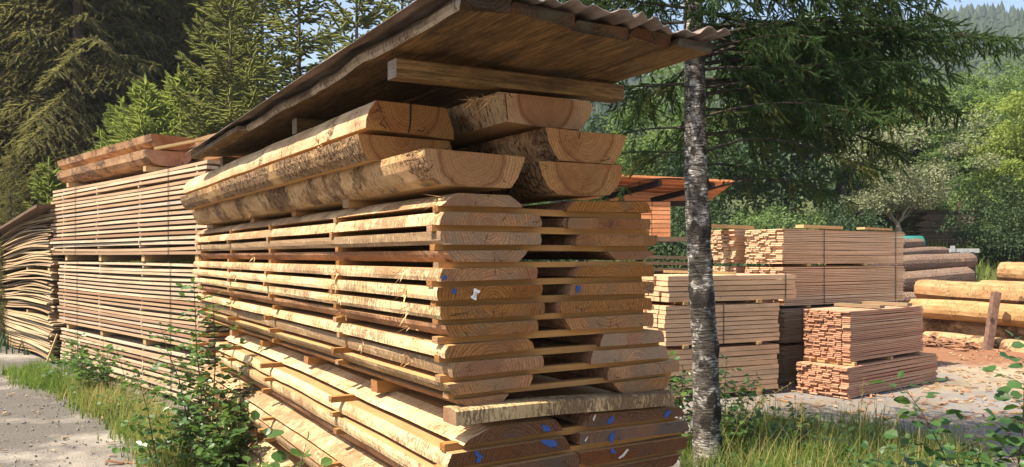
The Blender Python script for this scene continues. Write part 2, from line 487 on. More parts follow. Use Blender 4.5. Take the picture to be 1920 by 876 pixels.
PW = .006
def plank(parent, px, v0, v1, seed, pith, mats, zfun=None, wane=0.014, taper=0.05, nseg=26):
    rng = random.Random(seed)
    q = [uz(x, y, v0) for x, y in px]
    # the sawn faces are plane and level enough: keep a small roll only
    ring = plank_ring(q, .10, .10, rng)
    wob = [wane * .8, wane * .8, wane, wane, wane * .8, wane * .8, wane, wane]
    me = prism('plank', ring, [0, 1, 1, 1, 0, 1, 1, 1], wob, v0, v1, nseg, seed, pith, mats, taper, zfun)
    return link('plank', me, parent)

def lp_box(name, a, b, mats, seed=0, tilt=0.0, endmat=1, axis=0):
    """a bar with lp coordinates along its length (axis 0 = u, 1 = v); mats = [side, end]"""
    rng = random.Random(seed)
    x0, y0, z0 = a; x1, y1, z1 = b
    V = [(x, y, z) for z in (z0, z1) for y in (y0, y1) for x in (x0, x1)]
    V = [(x + rng.uniform(-.002, .002), y + rng.uniform(-.002, .002), z + (x - x0) * tilt) for x, y, z in V]
    Fs = [(0, 2, 3, 1), (4, 5, 7, 6), (0, 1, 5, 4), (2, 6, 7, 3), (0, 4, 6, 2), (1, 3, 7, 5)]
    Ms = [0, 0, 0, 0, endmat, endmat] if axis == 0 else [0, 0, endmat, endmat, 0, 0]
    cx, cy, cz = (x0 + x1) / 2, (y0 + y1) / 2, (z0 + z1) / 2
    L = [(x - cx, y - cy, z - cz - .03) if axis == 0 else (y - cy, x - cx, z - cz - .03) for x, y, z in V]
    return mesh(name, V, Fs, mats, Ms, False, {'lp': L})

STACK_V = (0.035, 1.41, 2.88, 4.19, 5.55)
def sticker_row(parent, z0, z1, u0, u1, seed, vs_=STACK_V, w=.045, out=0.0, tilt=0.0, zf=None):
    rng = random.Random(seed)
    for k, v in enumerate(vs_):
        vj = v + (rng.uniform(-.05, .05) if k else 0)
        o = rng.uniform(0, out) if k else 0
        dz = zf(vj) if zf else 0
        me = lp_box('sticker', (u0 - o + rng.uniform(-.012, .01), vj - (-.012 if k == 0 else w / 2), z0 + dz + .001),
                    (u1 + rng.uniform(-.02, .02), vj + (.065 if k == 0 else w / 2), z1 + dz - .001), [STICK, END], rng.random(), tilt)
        link('sticker', me, parent)

def pack(name, label, group='packs of waney planks in the big stack'):
    return empty(name, (SX, SY, 0), S_ROT, label, 'plank pack', group)

# end outlines read from the photograph: TL, TR, BR, BL of every plank
A_L = [[(860, 362), (957, 367), (982, 389), (829, 385)], [(831, 397), (1010, 402), (1015, 425), (821, 421)],
       [(826, 433), (1011, 437), (1011, 459), (830, 459)], [(838, 470), (991, 469), (975, 491), (855, 492)]]
A_R = [[(1080, 377), (1213, 379), (1222, 399), (1066, 396)], [(1067, 408), (1220, 411), (1220, 431), (1066, 429)],
       [(1091, 440), (1232, 442), (1226, 461), (1084, 461)], [(1140, 472), (1227, 471), (1206, 487), (1160, 488)]]
B_L = [[(828, 504), (1007, 501), (1008, 523), (825, 528)], [(824, 539), (1016, 534), (1016, 555), (824, 564)],
       [(825, 576), (1020, 568), (1020, 590), (828, 600)], [(833, 611), (1011, 600), (1011, 623), (850, 633)]]
B_R = [[(1089, 499), (1225, 497), (1225, 519), (1081, 519)], [(1072, 533), (1225, 528), (1225, 550), (1067, 554)],
       [(1055, 566), (1219, 559), (1221, 580), (1053, 588)], [(1060, 598), (1226, 588), (1226, 611), (1071, 619)]]
C_L = [[(844, 648), (990, 636), (1001, 655), (838, 672)], [(850, 681), (1020, 667), (1021, 690), (851, 708)],
       [(839, 721), (1000, 703), (994, 725), (856, 742)], [(856, 752), (953, 739), (926, 766), (885, 768)]]
C_R = [[(1134, 627), (1242, 620), (1246, 642), (1128, 650)], [(1112, 659), (1251, 649), (1253, 671), (1108, 683)],
       [(1142, 691), (1271, 675), (1273, 697), (1140, 714)], [(1150, 719), (1257, 706), (1250, 729), (1172, 740)]]
DV = -0.05
D_L = [[(918, 803), (1040, 787), (1053, 807), (868, 836)], [(845, 852), (1058, 820), (1069, 843), (838, 881)],
       [(833, 893), (1083, 850), (1086, 876), (836, 922)], [(846, 930), (1060, 894), (1030, 916), (860, 950)]]
D_R = [[(1110, 777), (1272, 763), (1281, 780), (1098, 802)], [(1091, 813), (1286, 788), (1293, 808), (1089, 834)],
       [(1088, 849), (1288, 820), (1285, 842), (1100, 874)], [(1105, 884), (1278, 851), (1262, 874), (1120, 908)]]

def pith_of(rows, v):
    pts = [uz(x, y, v) for q in rows for x, y in q]
    return (sum(p[0] for p in pts) / len(pts), sum(p[1] for p in pts) / len(pts))

def zrow(rows, i, v, corner=0):
    """mean z of top (corner 0) or bottom (corner 1) of plank i"""
    q = rows[i]
    p = [uz(*c, v) for c in (q[:2] if corner == 0 else q[2:])]
    return (p[0][1] + p[1][1]) / 2

def u_of(rows, i, v, c): return uz(*rows[i][c], v)[0]

def make_pack(name, label, L_, R_, v0, v1, endm, seed, zfun=None, out=0.0, wanes=None, vs_=STACK_V, below=True, endmR=None):
    p = pack(name, label)
    for s, rows in enumerate((L_, R_)):
        pi = pith_of(rows, v0)
        for i, q in enumerate(rows):
            wm = (wanes or {}).get((s, i), WANE if s == 0 else WANE_R)  # right column: shade of the gap between columns put into darker edge colour
            e = endm if s == 0 else (endmR or endm)
            pl = plank(p, q, v0 + (0.0 if s == 0 else .01), v1 + random.Random(seed + i).uniform(-.12, .05), seed * 31 + s * 7 + i, pi, [SAWN, wm, e], zfun)
            PLANKS[(p.name, s, i)] = pl
    for i in range(3):
        zb = min(zrow(L_, i, v0, 1), zrow(R_, i, v0, 1)); zt = max(zrow(L_, i + 1, v0), zrow(R_, i + 1, v0))
        zl = (zrow(L_, i, v0, 1) + zrow(L_, i + 1, v0)) / 2; zr = (zrow(R_, i, v0, 1) + zrow(R_, i + 1, v0)) / 2
        half = (zrow(L_, i, v0, 1) - zrow(L_, i + 1, v0)) / 2 + .002
        ul = min(u_of(L_, i, v0, 3), u_of(L_, i + 1, v0, 0)) + .0
        ur = max(u_of(R_, i, v0, 2), u_of(R_, i + 1, v0, 1)) - .02
        tilt = (zr - zl) / (ur - ul) if ur > ul else 0
        sticker_row(p, zl - half - tilt * .25, zl + half - tilt * .25, ul - .005, ur, seed + 100 + i, [v + v0 for v in vs_], tilt=tilt, out=out, zf=zfun)
        um = u_of(R_, i, v0, 3) + .05
        for v in (.55, .95):  # extra short bars added to block light showing through the layer gaps
            zq = zl + tilt * (um - ul) - tilt * .25 + (zfun(v) if zfun else 0)
            link('sticker', lp_box('sticker', (um, v - .03, zq - half + .001), (ur, v + .03, zq + half - .001), [STICK, END], seed + v + i, tilt), p)
    return p
PLANKS = {}

PACK_A = make_pack('plank_pack', 'uppermost pack of waney planks, right under the half logs of the big stack', A_L, A_R, 0.0, 5.85, END, 11, wanes={(0, 3): WANE_R, (0, 2): WANE_B, (1, 3): WANE_R})
PACK_B = make_pack('plank_pack', 'second pack of waney planks from the top, with a white tag on one plank end', B_L, B_R, 0.0, 5.9, END, 23, wanes={(0, 3): WANE_R, (0, 2): WANE, (1, 3): WANE_R})
PACK_C = make_pack('plank_pack', 'third pack of waney planks from the top, resting on the thick cross beam', C_L, C_R, 0.0, 5.95, END, 37, wanes={(0, 2): WANE_B, (0, 3): WANE_R, (0, 1): WANE_B}, out=.05)
droop = lambda v: 0.045 * min(1.0, max(0.0, v / 3.0)) ** 0.8
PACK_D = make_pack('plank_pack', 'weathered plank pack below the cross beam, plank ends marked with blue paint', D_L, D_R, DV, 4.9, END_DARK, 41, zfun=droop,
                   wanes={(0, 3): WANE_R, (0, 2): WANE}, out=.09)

# two more packs below, mostly outside the lower edge of the picture
def low_pack(label, ztop, u0, W, v0, v1, seed, zfun=None):
    p = pack('plank_pack', label)
    rng = random.Random(seed)
    for s in range(2):
        w = W[s]; ub = u0 if s == 0 else u0 + W[0] + .14
        pi = (ub + w / 2, ztop - .15)
        for i in range(4):
            z1 = ztop - i * .078; z0 = z1 - .057
            ins = [(.15, .02), (.035, 0), (.01, .02), (.03, .12)][i]
            TL, TR = (ub + ins[0], z1), (ub + w - ins[0], z1)
            BR, BL = (ub + w - ins[1], z0), (ub + ins[1], z0)
            ring = plank_ring([TL, TR, BR, BL], .1, .1, rng)
            wm = [WANE, WANE, WANE_B, WANE_R][i]
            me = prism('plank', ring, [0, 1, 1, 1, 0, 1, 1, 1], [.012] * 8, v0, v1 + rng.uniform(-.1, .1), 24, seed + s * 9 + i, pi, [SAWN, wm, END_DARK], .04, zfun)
            link('plank', me, p)
    for i in range(3):
        zb = ztop - i * .078 - .057
        sticker_row(p, zb - .022, zb, u0 - .02, u0 + sum(W) + .14, seed + 50 + i, [v0 + .05, 1.2, 2.6, 3.9, 4.9], out=.09, zf=zfun)
    return p
low_pack('plank pack second from the ground with bar ends poking out over the verge', .648, -.09, (.62, .66), .05, 5.3, 71, lambda v: .05 * min(1, max(0, v / 3)))
low_pack('lowest plank pack of the big stack, half hidden by verge shrubs', .285, -.11, (.62, .66), .1, 5.2, 83, lambda v: .04 * min(1, max(0, v / 3)))

# bearers between the packs: loose bars, each its own thing
def bearer(a, b, mats, seed, label, group='bearers between the plank packs', tilt=0.0, name='bearer'):
    o = link(name, lp_box(name, a, b, mats, seed, tilt))
    o.location = (SX, SY, 0); o.rotation_euler = (0, 0, S_ROT)
    return tag(o, label, 'bearer', group)

zA = uz(*A_L[0][0], 0)[1]; 
for k, (v, du) in enumerate(((1.22, -.035), (2.35, -.0), (3.6, .02), (5.2, 0.02))):
    bearer((du, v - .05, zA - .008), (1.15, v + .05, zA + .05), [STICK, END], 300 + k,
           ['short bar under the half log, nearest the plank ends', 'bar end second from the plank ends, under the peeling half log',
            'bar end third from the plank ends, under the peeling half log', 'bar at the far end under the peeling half log'][k])
zab = (zrow(A_L, 3, 0, 1) + zrow(B_L, 0, 0)) / 2
zbc = (zrow(B_L, 3, 0, 1) + zrow(C_L, 0, 0)) / 2
for nm, rows_a, rows_b, zz, vs_ in (('first and second', A_L, B_L, zab, (.03, 1.4, 2.9, 4.3, 5.6)), ('second and third', B_L, C_L, zbc, (.04, 1.45, 2.8, 4.2, 5.5))):
    h = abs(zrow(rows_a, 3, 0, 1) - zrow(rows_b, 0, 0)) / 2 - .0005
    for k, v in enumerate(vs_):
        bearer((-.02 if k else -.03, v - (.03 if k else -.005), zz - h), (1.19, v + (.03 if k else .06), zz + h), [STICK, END], 340 + k + len(nm),
               f'thin bar between the {nm} plank packs, {["at the plank ends", "second from the plank ends", "third from the plank ends", "fourth from the plank ends", "at the far end"][k]}')
# the thick cross beam at the near end and blocks further back
bl = [uz(854, 770, -.06), uz(1264, 732, -.06), uz(1269, 757, -.06), uz(854, 799, -.06)]
zc0 = (bl[0][1] + bl[3][1]) / 2; zc1 = (bl[1][1] + bl[2][1]) / 2
hb = (bl[0][1] - bl[3][1]) / 2
XBEAM = mat_wane('cross_beam_wood', (0.66, 0.48, 0.26), (0.50, 0.34, 0.16), (0.16, 0.085, 0.045), -0.02)
V = []; L = []
nsg = 16
for j in range(nsg + 1):
    t = j / nsg
    u = bl[0][0] + (bl[1][0] - bl[0][0]) * t
    z = zc0 + (zc1 - zc0) * t + .006 * math.sin(t * 5)
    for (dv, dz) in ((-.065, -hb), (-.065, hb * .8), (-.05, hb), (.06, hb), (.06, -hb)):
        V.append((u, dv, z + dz)); L.append((u, dv, dz + .05))
Fs = [(0, 1, 2, 3, 4)]; Ms = [1]
for j in range(nsg):
    for i in range(5):
        a = j * 5 + i; b = j * 5 + (i + 1) % 5
        Fs.append((a, a + 5, b + 5, b)); Ms.append(0)
Fs.append(tuple(nsg * 5 + i for i in reversed(range(5)))); Ms.append(1)
xb = link('cross_beam', mesh('cross_beam', V, Fs, [XBEAM, END], Ms, False, {'lp': L}))
xb.location = (SX, SY, 0); xb.rotation_euler = (0, 0, S_ROT)
tag(xb, 'thick knotty cross beam between the plank ends above the blue paint marks', 'beam', None, 'thing')
zcd = zrow(C_L, 3, 0, 1)
for k, v in enumerate((1.05, 2.3, 3.5, 4.6)):
    zt = zcd + .004; zb_ = zrow(D_L, 0, DV) + droop(v) - .003
    bearer((.07, v - .045, zb_), (1.15, v + .045, zt), [STICK, END], 380 + k,
           f'squat block under the third plank pack, {["nearest the cross beam", "second behind the cross beam", "third behind the cross beam", "at the far end"][k]}')
for k, v in enumerate((.15, 1.8, 3.4, 4.8)):
    bearer((-.05, v - .045, .286 + .04 * min(1, v / 3)), (1.2, v + .045, .356 + .05 * min(1, v / 3)), [STICK, END], 390 + k, f'block low in the big stack between its two lowest packs, {["first", "second", "third", "fourth"][k]} from the near end')

# splinters torn out along the second pack, paint marks, tag, cracks: sub-parts of their planks
def decal(parent, pts_px, v, mat, name, thick=.0008, dv=-.0046):
    """thin patch on the near end of a plank"""
    pts = [uz(x, y, v) for x, y in pts_px]
    n = len(pts)
    V = [(u, v + dv, z) for u, z in pts] + [(u, v + dv - thick, z) for u, z in pts]
    area = sum(pts[i][0] * pts[(i + 1) % n][1] - pts[(i + 1) % n][0] * pts[i][1] for i in range(n))
    idx = list(range(n)) if area > 0 else list(reversed(range(n)))
    Fs = [tuple(n + i for i in idx)]
    Fs += [(idx[i], idx[(i + 1) % n], n + idx[(i + 1) % n], n + idx[i]) for i in range(n)]
    return link(name, mesh(name, V, Fs, mat), parent)

def blob(cx, cy, w, h, seed, n=12, rot=0.0):
    rng = random.Random(seed)
    out = []
    for k in range(n):
        a = 2 * math.pi * k / n
        r = 1 + .22 * math.sin(a * 2 + seed) + .14 * math.sin(a * 3 + seed * 2.3) + rng.uniform(-.2, .2)
        x, y = math.cos(a) * w * r, math.sin(a) * h * r
        out.append((cx + x * math.cos(rot) - y * math.sin(rot), cy + x * math.sin(rot) + y * math.cos(rot)))
    return out

def pl_of(pack_, s, i):
    return PLANKS[(pack_.name, s, i)]
for (pk, s, i, c, v) in ((PACK_D, 0, 0, (1023, 803, 9, 7, 1), DV), (PACK_D, 0, 1, (1030, 831, 16, 8, 2), DV), (PACK_D, 1, 0, (1144, 788, 6, 9, 3), DV),
                         (PACK_D, 1, 0, (1250, 776, 7, 7, 4), DV), (PACK_D, 1, 1, (1146, 820, 6, 9, 5), DV), (PACK_D, 1, 2, (1148, 846, 7, 5, 6), DV),
                         (PACK_B, 1, 1, (1083, 542, 5, 9, 7), 0), (PACK_B, 0, 0, (832, 521, 4, 7, 9), 0), (PACK_B, 0, 1, (851, 546, 4, 8, 8), 0)):
    x, y, w, h, sd = c
    decal(pl_of(pk, s, i), blob(x, y, w * .75, h * .9, sd, 20, .3), v + (.01 if s else 0), BLUE, 'paint_mark')
decal(pl_of(PACK_D, 0, 1), [(889, 847), (895, 845), (897, 851), (905, 855), (903, 859), (899, 862), (900, 866), (893, 868), (892, 862), (895, 857), (890, 852)], DV, BLUE, 'paint_mark')
for pts in ([(1110, 786), (1114, 777), (1117, 778), (1112, 790)], [(1095, 826), (1100, 818), (1102, 819), (1097, 828)], [(1158, 858), (1166, 852), (1175, 841), (1178, 843), (1168, 856), (1160, 860)]):
    decal(pl_of(PACK_D, 1, 0 if pts[0][1] < 800 else (1 if pts[0][1] < 840 else 2)), pts, DV + .01, CHALK, 'chalk_mark')
# bone shaped tag with its row of dark stamped characters
tag_px = [(887, 541.5), (890, 540.8), (894, 543.5), (899, 545), (898, 548.2), (895.5, 550), (893, 549), (891.8, 554), (891.3, 557.5), (892, 560), (891, 563.2), (888, 562.3), (881.2, 558), (882.2, 555), (885.6, 553.3), (887.2, 548.6), (886.8, 545)]
tg = decal(pl_of(PACK_B, 0, 1), tag_px, 0, TAGW, 'tag', .004)
for k in range(5):
    t = k / 4
    x, y = 887.6 + 3.4 * (1 - t), 548.3 + 8.6 * t
    decal(pl_of(PACK_B, 0, 1), [(x - 1.1, y - .2), (x + .9, y + .5), (x + .7, y + 1.3), (x - 1.3, y + .6)], 0, INK, 'stamped_character', .0015, -.0092)
# handwriting-like checks on the third plank
for j, (x0, y0, x1, y1, w, s, i, pk) in enumerate(((893, 579, 899, 590, .9, 0, 2, PACK_B), (903, 580, 912, 589, .9, 0, 2, PACK_B), (925, 577, 926, 596, .9, 0, 2, PACK_B), (941, 583, 942, 596, .8, 0, 2, PACK_B),
        (937, 418, 950, 402, 1.0, 0, 1, PACK_A), (907, 457, 914, 435, 1.0, 0, 2, PACK_A), (1140, 428, 1149, 413, .9, 1, 1, PACK_A), (1116, 602, 1131, 614, .9, 1, 3, PACK_B), (1145, 598, 1144, 613, .8, 1, 3, PACK_B), (1140, 571, 1141, 582, .8, 1, 2, PACK_B), (960, 546, 967, 540, .8, 0, 1, PACK_B))):
    d = Vector((x1 - x0, y1 - y0)).normalized(); nn = Vector((-d.y, d.x)) * w
    mx, my = (x0 + x1) / 2 + nn.x * 1.2, (y0 + y1) / 2 + nn.y * 1.2
    decal(pl_of(pk, s, i), [(x0, y0), (mx + nn.x * .6, my + nn.y * .6), (x1, y1), (mx - nn.x * .6, my - nn.y * .6)], .01 if s else 0, CRACKM, 'crack', .0008)

def splinters(parent, u, v, z, seed, n=7, size=.09):
    rng = random.Random(seed)
    mb = MB()
    for k in range(n):
        p = Vector((u + rng.uniform(-.005, .005), v + rng.uniform(-.05, .05), z + rng.uniform(-.02, .02)))
        d = Vector((rng.uniform(-.9, -.1), rng.uniform(-1, 1), rng.uniform(-.9, .5))).normalized()
        q = p + d * size * rng.uniform(.4, 1.1)
        x = d.cross(Vector((.3, .2, 1))).normalized() * .004 * rng.uniform(.6, 1.6)
        y = d.cross(x).normalized() * .0025
        mb.add([p - x, p + x, p + y, q], [(0, 1, 3), (1, 2, 3), (2, 0, 3)])
    return mb.build('splinter_tuft', SPLIN, parent)
for k, (pk, i, v) in enumerate(((PACK_B, 0, .42), (PACK_B, 1, .36), (PACK_B, 2, .36), (PACK_B, 3, .34), (PACK_B, 0, 1.32), (PACK_B, 1, 1.36), (PACK_B, 2, 1.34), (PACK_B, 3, 1.3),
                                (PACK_B, 0, 3.7), (PACK_B, 1, 3.9), (PACK_A, 1, 4.9), (PACK_A, 3, 3.4), (PACK_A, 0, .02), (PACK_C, 1, .5), (PACK_C, 1, 1.1))):
    rows = {PACK_A.name: A_L, PACK_B.name: B_L, PACK_C.name: C_L}[pk.name]
    uL = min(uz(*rows[i][0], 0)[0], uz(*rows[i][3], 0)[0]); zm = (uz(*rows[i][0], 0)[1] + uz(*rows[i][3], 0)[1]) / 2
    splinters(pl_of(pk, 0, i), uL - .004 - .0 * v, v, zm, 900 + k)

# ------------------------------------------------------------------ half logs on top
SLABS = []
def slab(px, v0, v1, seed, mats, label, side_edges, extra=None, wob=.012, nseg=44, taper=.08, zfun=None, flat=None, loc_dz=0.0):
    ring = [uz(x, y, v0) for x, y in px]
    cu = sum(p[0] for p in ring) / len(ring)
    zt = max(p[1] for p in ring)
    emat = [1 if i in side_edges else 0 for i in range(len(ring))]
    w = [wob if (i in side_edges or (i - 1) % len(ring) in side_edges) else 0 for i in range(len(ring))]
    me = prism('half_log', ring, emat, w, v0, v1, nseg, seed, (cu, zt if flat != 'bottom' else min(p[1] for p in ring)), mats, taper, zfun)
    o = link('half_log', me)
    SLABS.append(o)
    o.location = (SX, SY, loc_dz); o.rotation_euler = (0, 0, S_ROT)
    return tag(o, label, 'half log', 'half logs on top of the big stack')
slab([(800, 278), (890, 286), (984, 294), (981, 308), (971, 333), (957, 353), (890, 350), (831, 346), (816, 333), (805, 312), (798, 292)], 0.0, 5.6, 501,
     [SAWN, BARK, END_SLAB], 'thick half log with peeling bark, flat side up, in front on top of the stack', (2, 3, 4, 7, 8, 9, 10), taper=.02, wob=.016)
slab([(670, 251), (758, 258), (843, 265), (848, 280), (838, 303), (760, 304), (692, 300), (680, 286), (672, 268)], .52, 5.5, 502,
     [SAWN, BARK_HI, END_SLAB], 'half log with ribbed bark edge, under the cracked squared one', (2, 3, 6, 7, 8), wob=.012, taper=-.04)
slab([(703, 188), (770, 195), (834, 203), (841, 220), (848, 244), (850, 262), (768, 250), (683, 239), (684, 222), (691, 204)], .50, 5.4, 503,
     [SAWN, BARK_LOW, END_SLAB], 'squared half log with one deep crack, topmost on the sunny side', (2, 3, 4, 7, 8, 9), wob=.010, taper=-.05)
slab([(934, 172), (1020, 181), (1105, 191), (1112, 200), (1106, 222), (1090, 244), (1020, 238), (951, 228), (945, 210), (938, 190)], .14, 4.9, 504,
     [SAWN, BARK_LOW, END_SLAB], 'fresh yellow half log directly under the roof beam', (2, 3, 4, 7, 8, 9), wob=.01)
slab([(1023, 239), (1098, 247), (1172, 254), (1170, 268), (1163, 288), (1149, 308), (1095, 305), (1046, 301), (1036, 286), (1027, 264)], .03, 5.1, 505,
     [SAWN, BARK, END_SLAB], 'half log with dark growth ring, second from top beside the tree', (2, 3, 4, 7, 8, 9), wob=.012)
slab([(1010, 302), (1090, 306), (1168, 310), (1167, 330), (1160, 350), (1145, 366), (1095, 368), (1044, 364), (1028, 350), (1016, 328)], .02, 5.2, 506,
     [SAWN, BARK_HI, END_SLAB], 'half log with dark red heartwood, lowest on the tree side', (2, 3, 4, 7, 8, 9), wob=.012)
# the deep crack in the squared half log, and checks in the others
def half(n): return SLABS[n]
decal(half(2), [(768, 195), (771, 195), (770.5, 222), (769, 238), (766, 249), (764, 249), (767, 236), (768, 220)], .50, CRACKM, 'crack', .0008)
decal(half(2), [(778, 248), (784, 244), (790, 246), (806, 231), (791, 247.5), (784, 246)], .50, CRACKM, 'crack', .0008)
decal(half(4), [(1086, 248), (1087.5, 248), (1085, 261), (1083.5, 261)], .03, CRACKM, 'crack', .0008)
decal(half(3), [(945, 176), (946.5, 176), (952, 226), (950, 222)], .14, CRACKM, 'crack', .0008)
for n_, u_, v_, z_ in ((3, .31, .15, 2.56), (3, .30, .3, 2.58), (2, -.19, 1.2, 2.44), (1, -.2, 1.6, 2.36), (0, -.08, 3.2, 2.14)):
    splinters(half(n_), u_, v_, z_, 960 + n_, 9, .11)

# ------------------------------------------------------------------ roof over the stack: old planks under a corrugated sheet
roof = empty('stack_roof', (SX, SY, 0), S_ROT, 'weathered plank roof under a corrugated sheet, sheltering the big stack', 'roof')
roof['kind'] = 'thing'
RZ = lambda v: 2.748 - .012 * (v + .5)
edges_px = [(868, 14), (957, 50), (1085, 63), (1192, 80), (1266, 95), (1332, 104)]
us = [uz(x, y, -.5)[0] for x, y in edges_px]
us[0] = -.215
for k in range(5):
    rng = random.Random(600 + k)
    u0, u1 = us[k] + .006, us[k + 1] - .007
    th = [.062, .055, .05, .05, .05][k]
    v0 = -.5 + [-.02, .02, 0.05, .03, .0][k] + rng.uniform(-.01, .01); v1 = 4.4 + rng.uniform(-.2, .1)
    dz = [-.004, .020, .002, .016, -.002][k]
    zt = RZ(v0)
    ring = [(u0 + (.012 if k else .02), zt + th), (u1 - .01, zt + th), (u1, zt + th * .6), (u1 + .001, zt + th * .3), (u1, zt), (u0 + .0, zt), (u0 - .006, zt + th * .3), (u0 - .004, zt + th * .65)]
    wob = [.006] * 8
    roll = [.02, -.03, .025, -.02, .03][k]
    ring = [(a + rng.uniform(-.008, .008), b + (a - u0) * roll + rng.uniform(-.006, .006)) for a, b in ring]
    if k == 0: wob = [.03, .0, 0, 0, 0, .022, .026, .03]
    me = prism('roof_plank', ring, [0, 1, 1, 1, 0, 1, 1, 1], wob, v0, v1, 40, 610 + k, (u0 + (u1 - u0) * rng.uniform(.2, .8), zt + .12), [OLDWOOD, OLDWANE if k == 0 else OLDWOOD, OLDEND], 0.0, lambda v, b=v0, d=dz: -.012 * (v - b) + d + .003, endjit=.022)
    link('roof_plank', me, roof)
# short weathered board that closes the far eave
ring = [(-.30, RZ(2.9) + .035), (-.2, RZ(2.9) + .035), (-.2, RZ(2.9)), (-.30, RZ(2.9))]
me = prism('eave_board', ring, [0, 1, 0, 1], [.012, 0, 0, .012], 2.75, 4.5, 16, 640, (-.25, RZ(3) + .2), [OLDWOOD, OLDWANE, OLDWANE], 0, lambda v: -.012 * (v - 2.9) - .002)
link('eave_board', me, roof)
# corrugated sheet: waves across, ridges along the planks
m = NM('old_corrugated_sheet')
oc = m.obj()
nz = m.noise(oc, 3.0, 6, 0.65); n2 = m.noise(m.mul(oc, (1, .25, 1)), 18.0, 5, 0.6)
c = m.mix(m.ramp(nz, [(0.35, 0.0), (0.65, 1.0)]), (0.115, 0.085, 0.07), (0.22, 0.17, 0.145))
c = m.mix(m.math('MULTIPLY', m.ramp(n2, [(0.45, 0.0), (0.62, 1.0)]), 0.8), c, (0.085, 0.055, 0.038))
c = m.mix(m.ramp(m.noise(m.mul(oc, (4, 1.2, 4)), 2.0, 5, 0.7), [(0.52, 0.0), (0.66, 0.8)]), c, (0.055, 0.045, 0.032))
SHEET = m.done(m.bsdf(c, 0.62, m.bump(n2, 0.4, 0.003), 0.35))
def sstep_(u):
    t = min(1, max(0, (u + .1) / .5)); return (t * t * (3 - 2 * t)) * (.75 + .35 * math.sin(u * 13.0))
un0, un1 = -.355, us[5] + .03
nu, nv = 130, 40
V = []
rng = random.Random(77)
nse = smooth_noise(rng, nv + 1, 3.0)
for j in range(nv + 1):
    v = -.56 + (4.5 + .56) * j / nv
    for i in range(nu + 1):
        t = i / nu
        u = un0 + (un1 - un0) * t
        z = RZ(v) + .080 + (.005 + .009 * sstep_(u)) * math.sin((u - un0) * 2 * math.pi / .105 + .5 * math.sin(u * 7.3) + .25 * math.sin(v * 2.1 + u * 3)) + .010 * math.sin(u * 4.1 + 1.0) + .02 * math.exp(-((u + .3) / .1) ** 2) * nse[j]
        if u < -.2: z -= .060 * ((-.2 - u) / .155) ** 1.6 * (.8 + .25 * nse[j])
        if j == 0: z += rng.uniform(-.003, .003)
        V.append((u, v + ((.02 * math.sin(u * 9.0) + .012 * math.sin(i * .31) - .06 * sstep_(u) + .03) if j == 0 else 0), z + (.012 * math.sin(u * 17 + 2) * sstep_(u) if j == 0 else 0)))
n = len(V)
V += [(x, y, z + .004) for x, y, z in V]
Fs = []
W_ = nu + 1
for j in range(nv):
    for i in range(nu):
        a = j * W_ + i
        Fs.append((a, a + W_, a + W_ + 1, a + 1)); Fs.append((a + n, a + 1 + n, a + W_ + 1 + n, a + W_ + n))
for i in range(nu):
    Fs.append((i, i + 1, i + 1 + n, i + n)); b = nv * W_ + i; Fs.append((b, b + n, b + 1 + n, b + 1))
for j in range(nv):
    a = j * W_; Fs.append((a, a + n, a + W_ + n, a + W_)); b = a + nu; Fs.append((b, b + W_, b + W_ + n, b + n))
link('corrugated_sheet', mesh('corrugated_sheet', V, Fs, SHEET, None, True), roof)
# beams that carry the roof
def roof_beam(v, u0, u1, za, zb, th, w, seed, label):
    V = []; L = []
    for t in (0, .25, .5, .75, 1):
        u = u0 + (u1 - u0) * t; z = za + (zb - za) * t
        for (dv, dz) in ((-w / 2, 0), (-w / 2, th - .006), (-w / 2 + .006, th), (w / 2, th), (w / 2, 0)):
            V.append((u, v + dv, z + dz)); L.append((u, dv, dz + .02))
    Fs = [(0, 1, 2, 3, 4)]; Ms = [1]
    for j in range(4):
        for i in range(5):
            a = j * 5 + i; b = j * 5 + (i + 1) % 5
            Fs.append((a, a + 5, b + 5, b)); Ms.append(0)
    Fs.append(tuple(20 + i for i in reversed(range(5)))); Ms.append(1)
    o = link('roof_beam', mesh('roof_beam', V, Fs, [BEAM, BEAMEND], Ms, False, {'lp': L}))
    o.location = (SX, SY, 0); o.rotation_euler = (0, 0, S_ROT)
    return tag(o, label, 'beam', 'beams carrying the stack roof', 'thing')
roof_beam(.2, -.185, 1.145, 2.615, 2.642, .085, .10, 1, 'squared grey-ended beam across the front under the roof planks')
roof_beam(2.0, -.10, 1.1, 2.60, 2.61, .10, .10, 2, 'short beam end under the middle of the roof')
roof_beam(4.1, -.12, 1.0, 2.52, 2.54, .145, .12, 3, 'dark beam under the far end of the roof')

# ------------------------------------------------------------------ other timber
CREAM = mat_board('cream_boards', [(0.0, (0.78, 0.63, 0.44)), (0.3, (0.70, 0.53, 0.35)), (0.48, (0.54, 0.35, 0.21)), (0.65, (0.76, 0.64, 0.48)), (0.82, (0.40, 0.235, 0.14)), (1.0, (0.66, 0.57, 0.46))], .4)
YELLOW = mat_board('yellow_beams', [(0.0, (0.86, 0.57, 0.35)), (0.5, (0.80, 0.49, 0.285)), (1.0, (0.88, 0.62, 0.40))], .2, .82)
PINKISH = mat_board('pinkish_boards', [(0.0, (0.72, 0.43, 0.275)), (0.4, (0.62, 0.29, 0.19)), (0.7, (0.72, 0.46, 0.30)), (1.0, (0.44, 0.155, 0.105))], .35, .80)
TAN = mat_board('tan_boards', [(0.0, (0.82, 0.56, 0.36)), (0.5, (0.74, 0.45, 0.275)), (0.8, (0.84, 0.61, 0.40)), (1.0, (0.62, 0.33, 0.20))], .25, .86)
GREYB = mat_board('greyish_boards', [(0.0, (0.46, 0.36, 0.24)), (0.5, (0.40, 0.29, 0.17)), (1.0, (0.52, 0.42, 0.29))], .35)
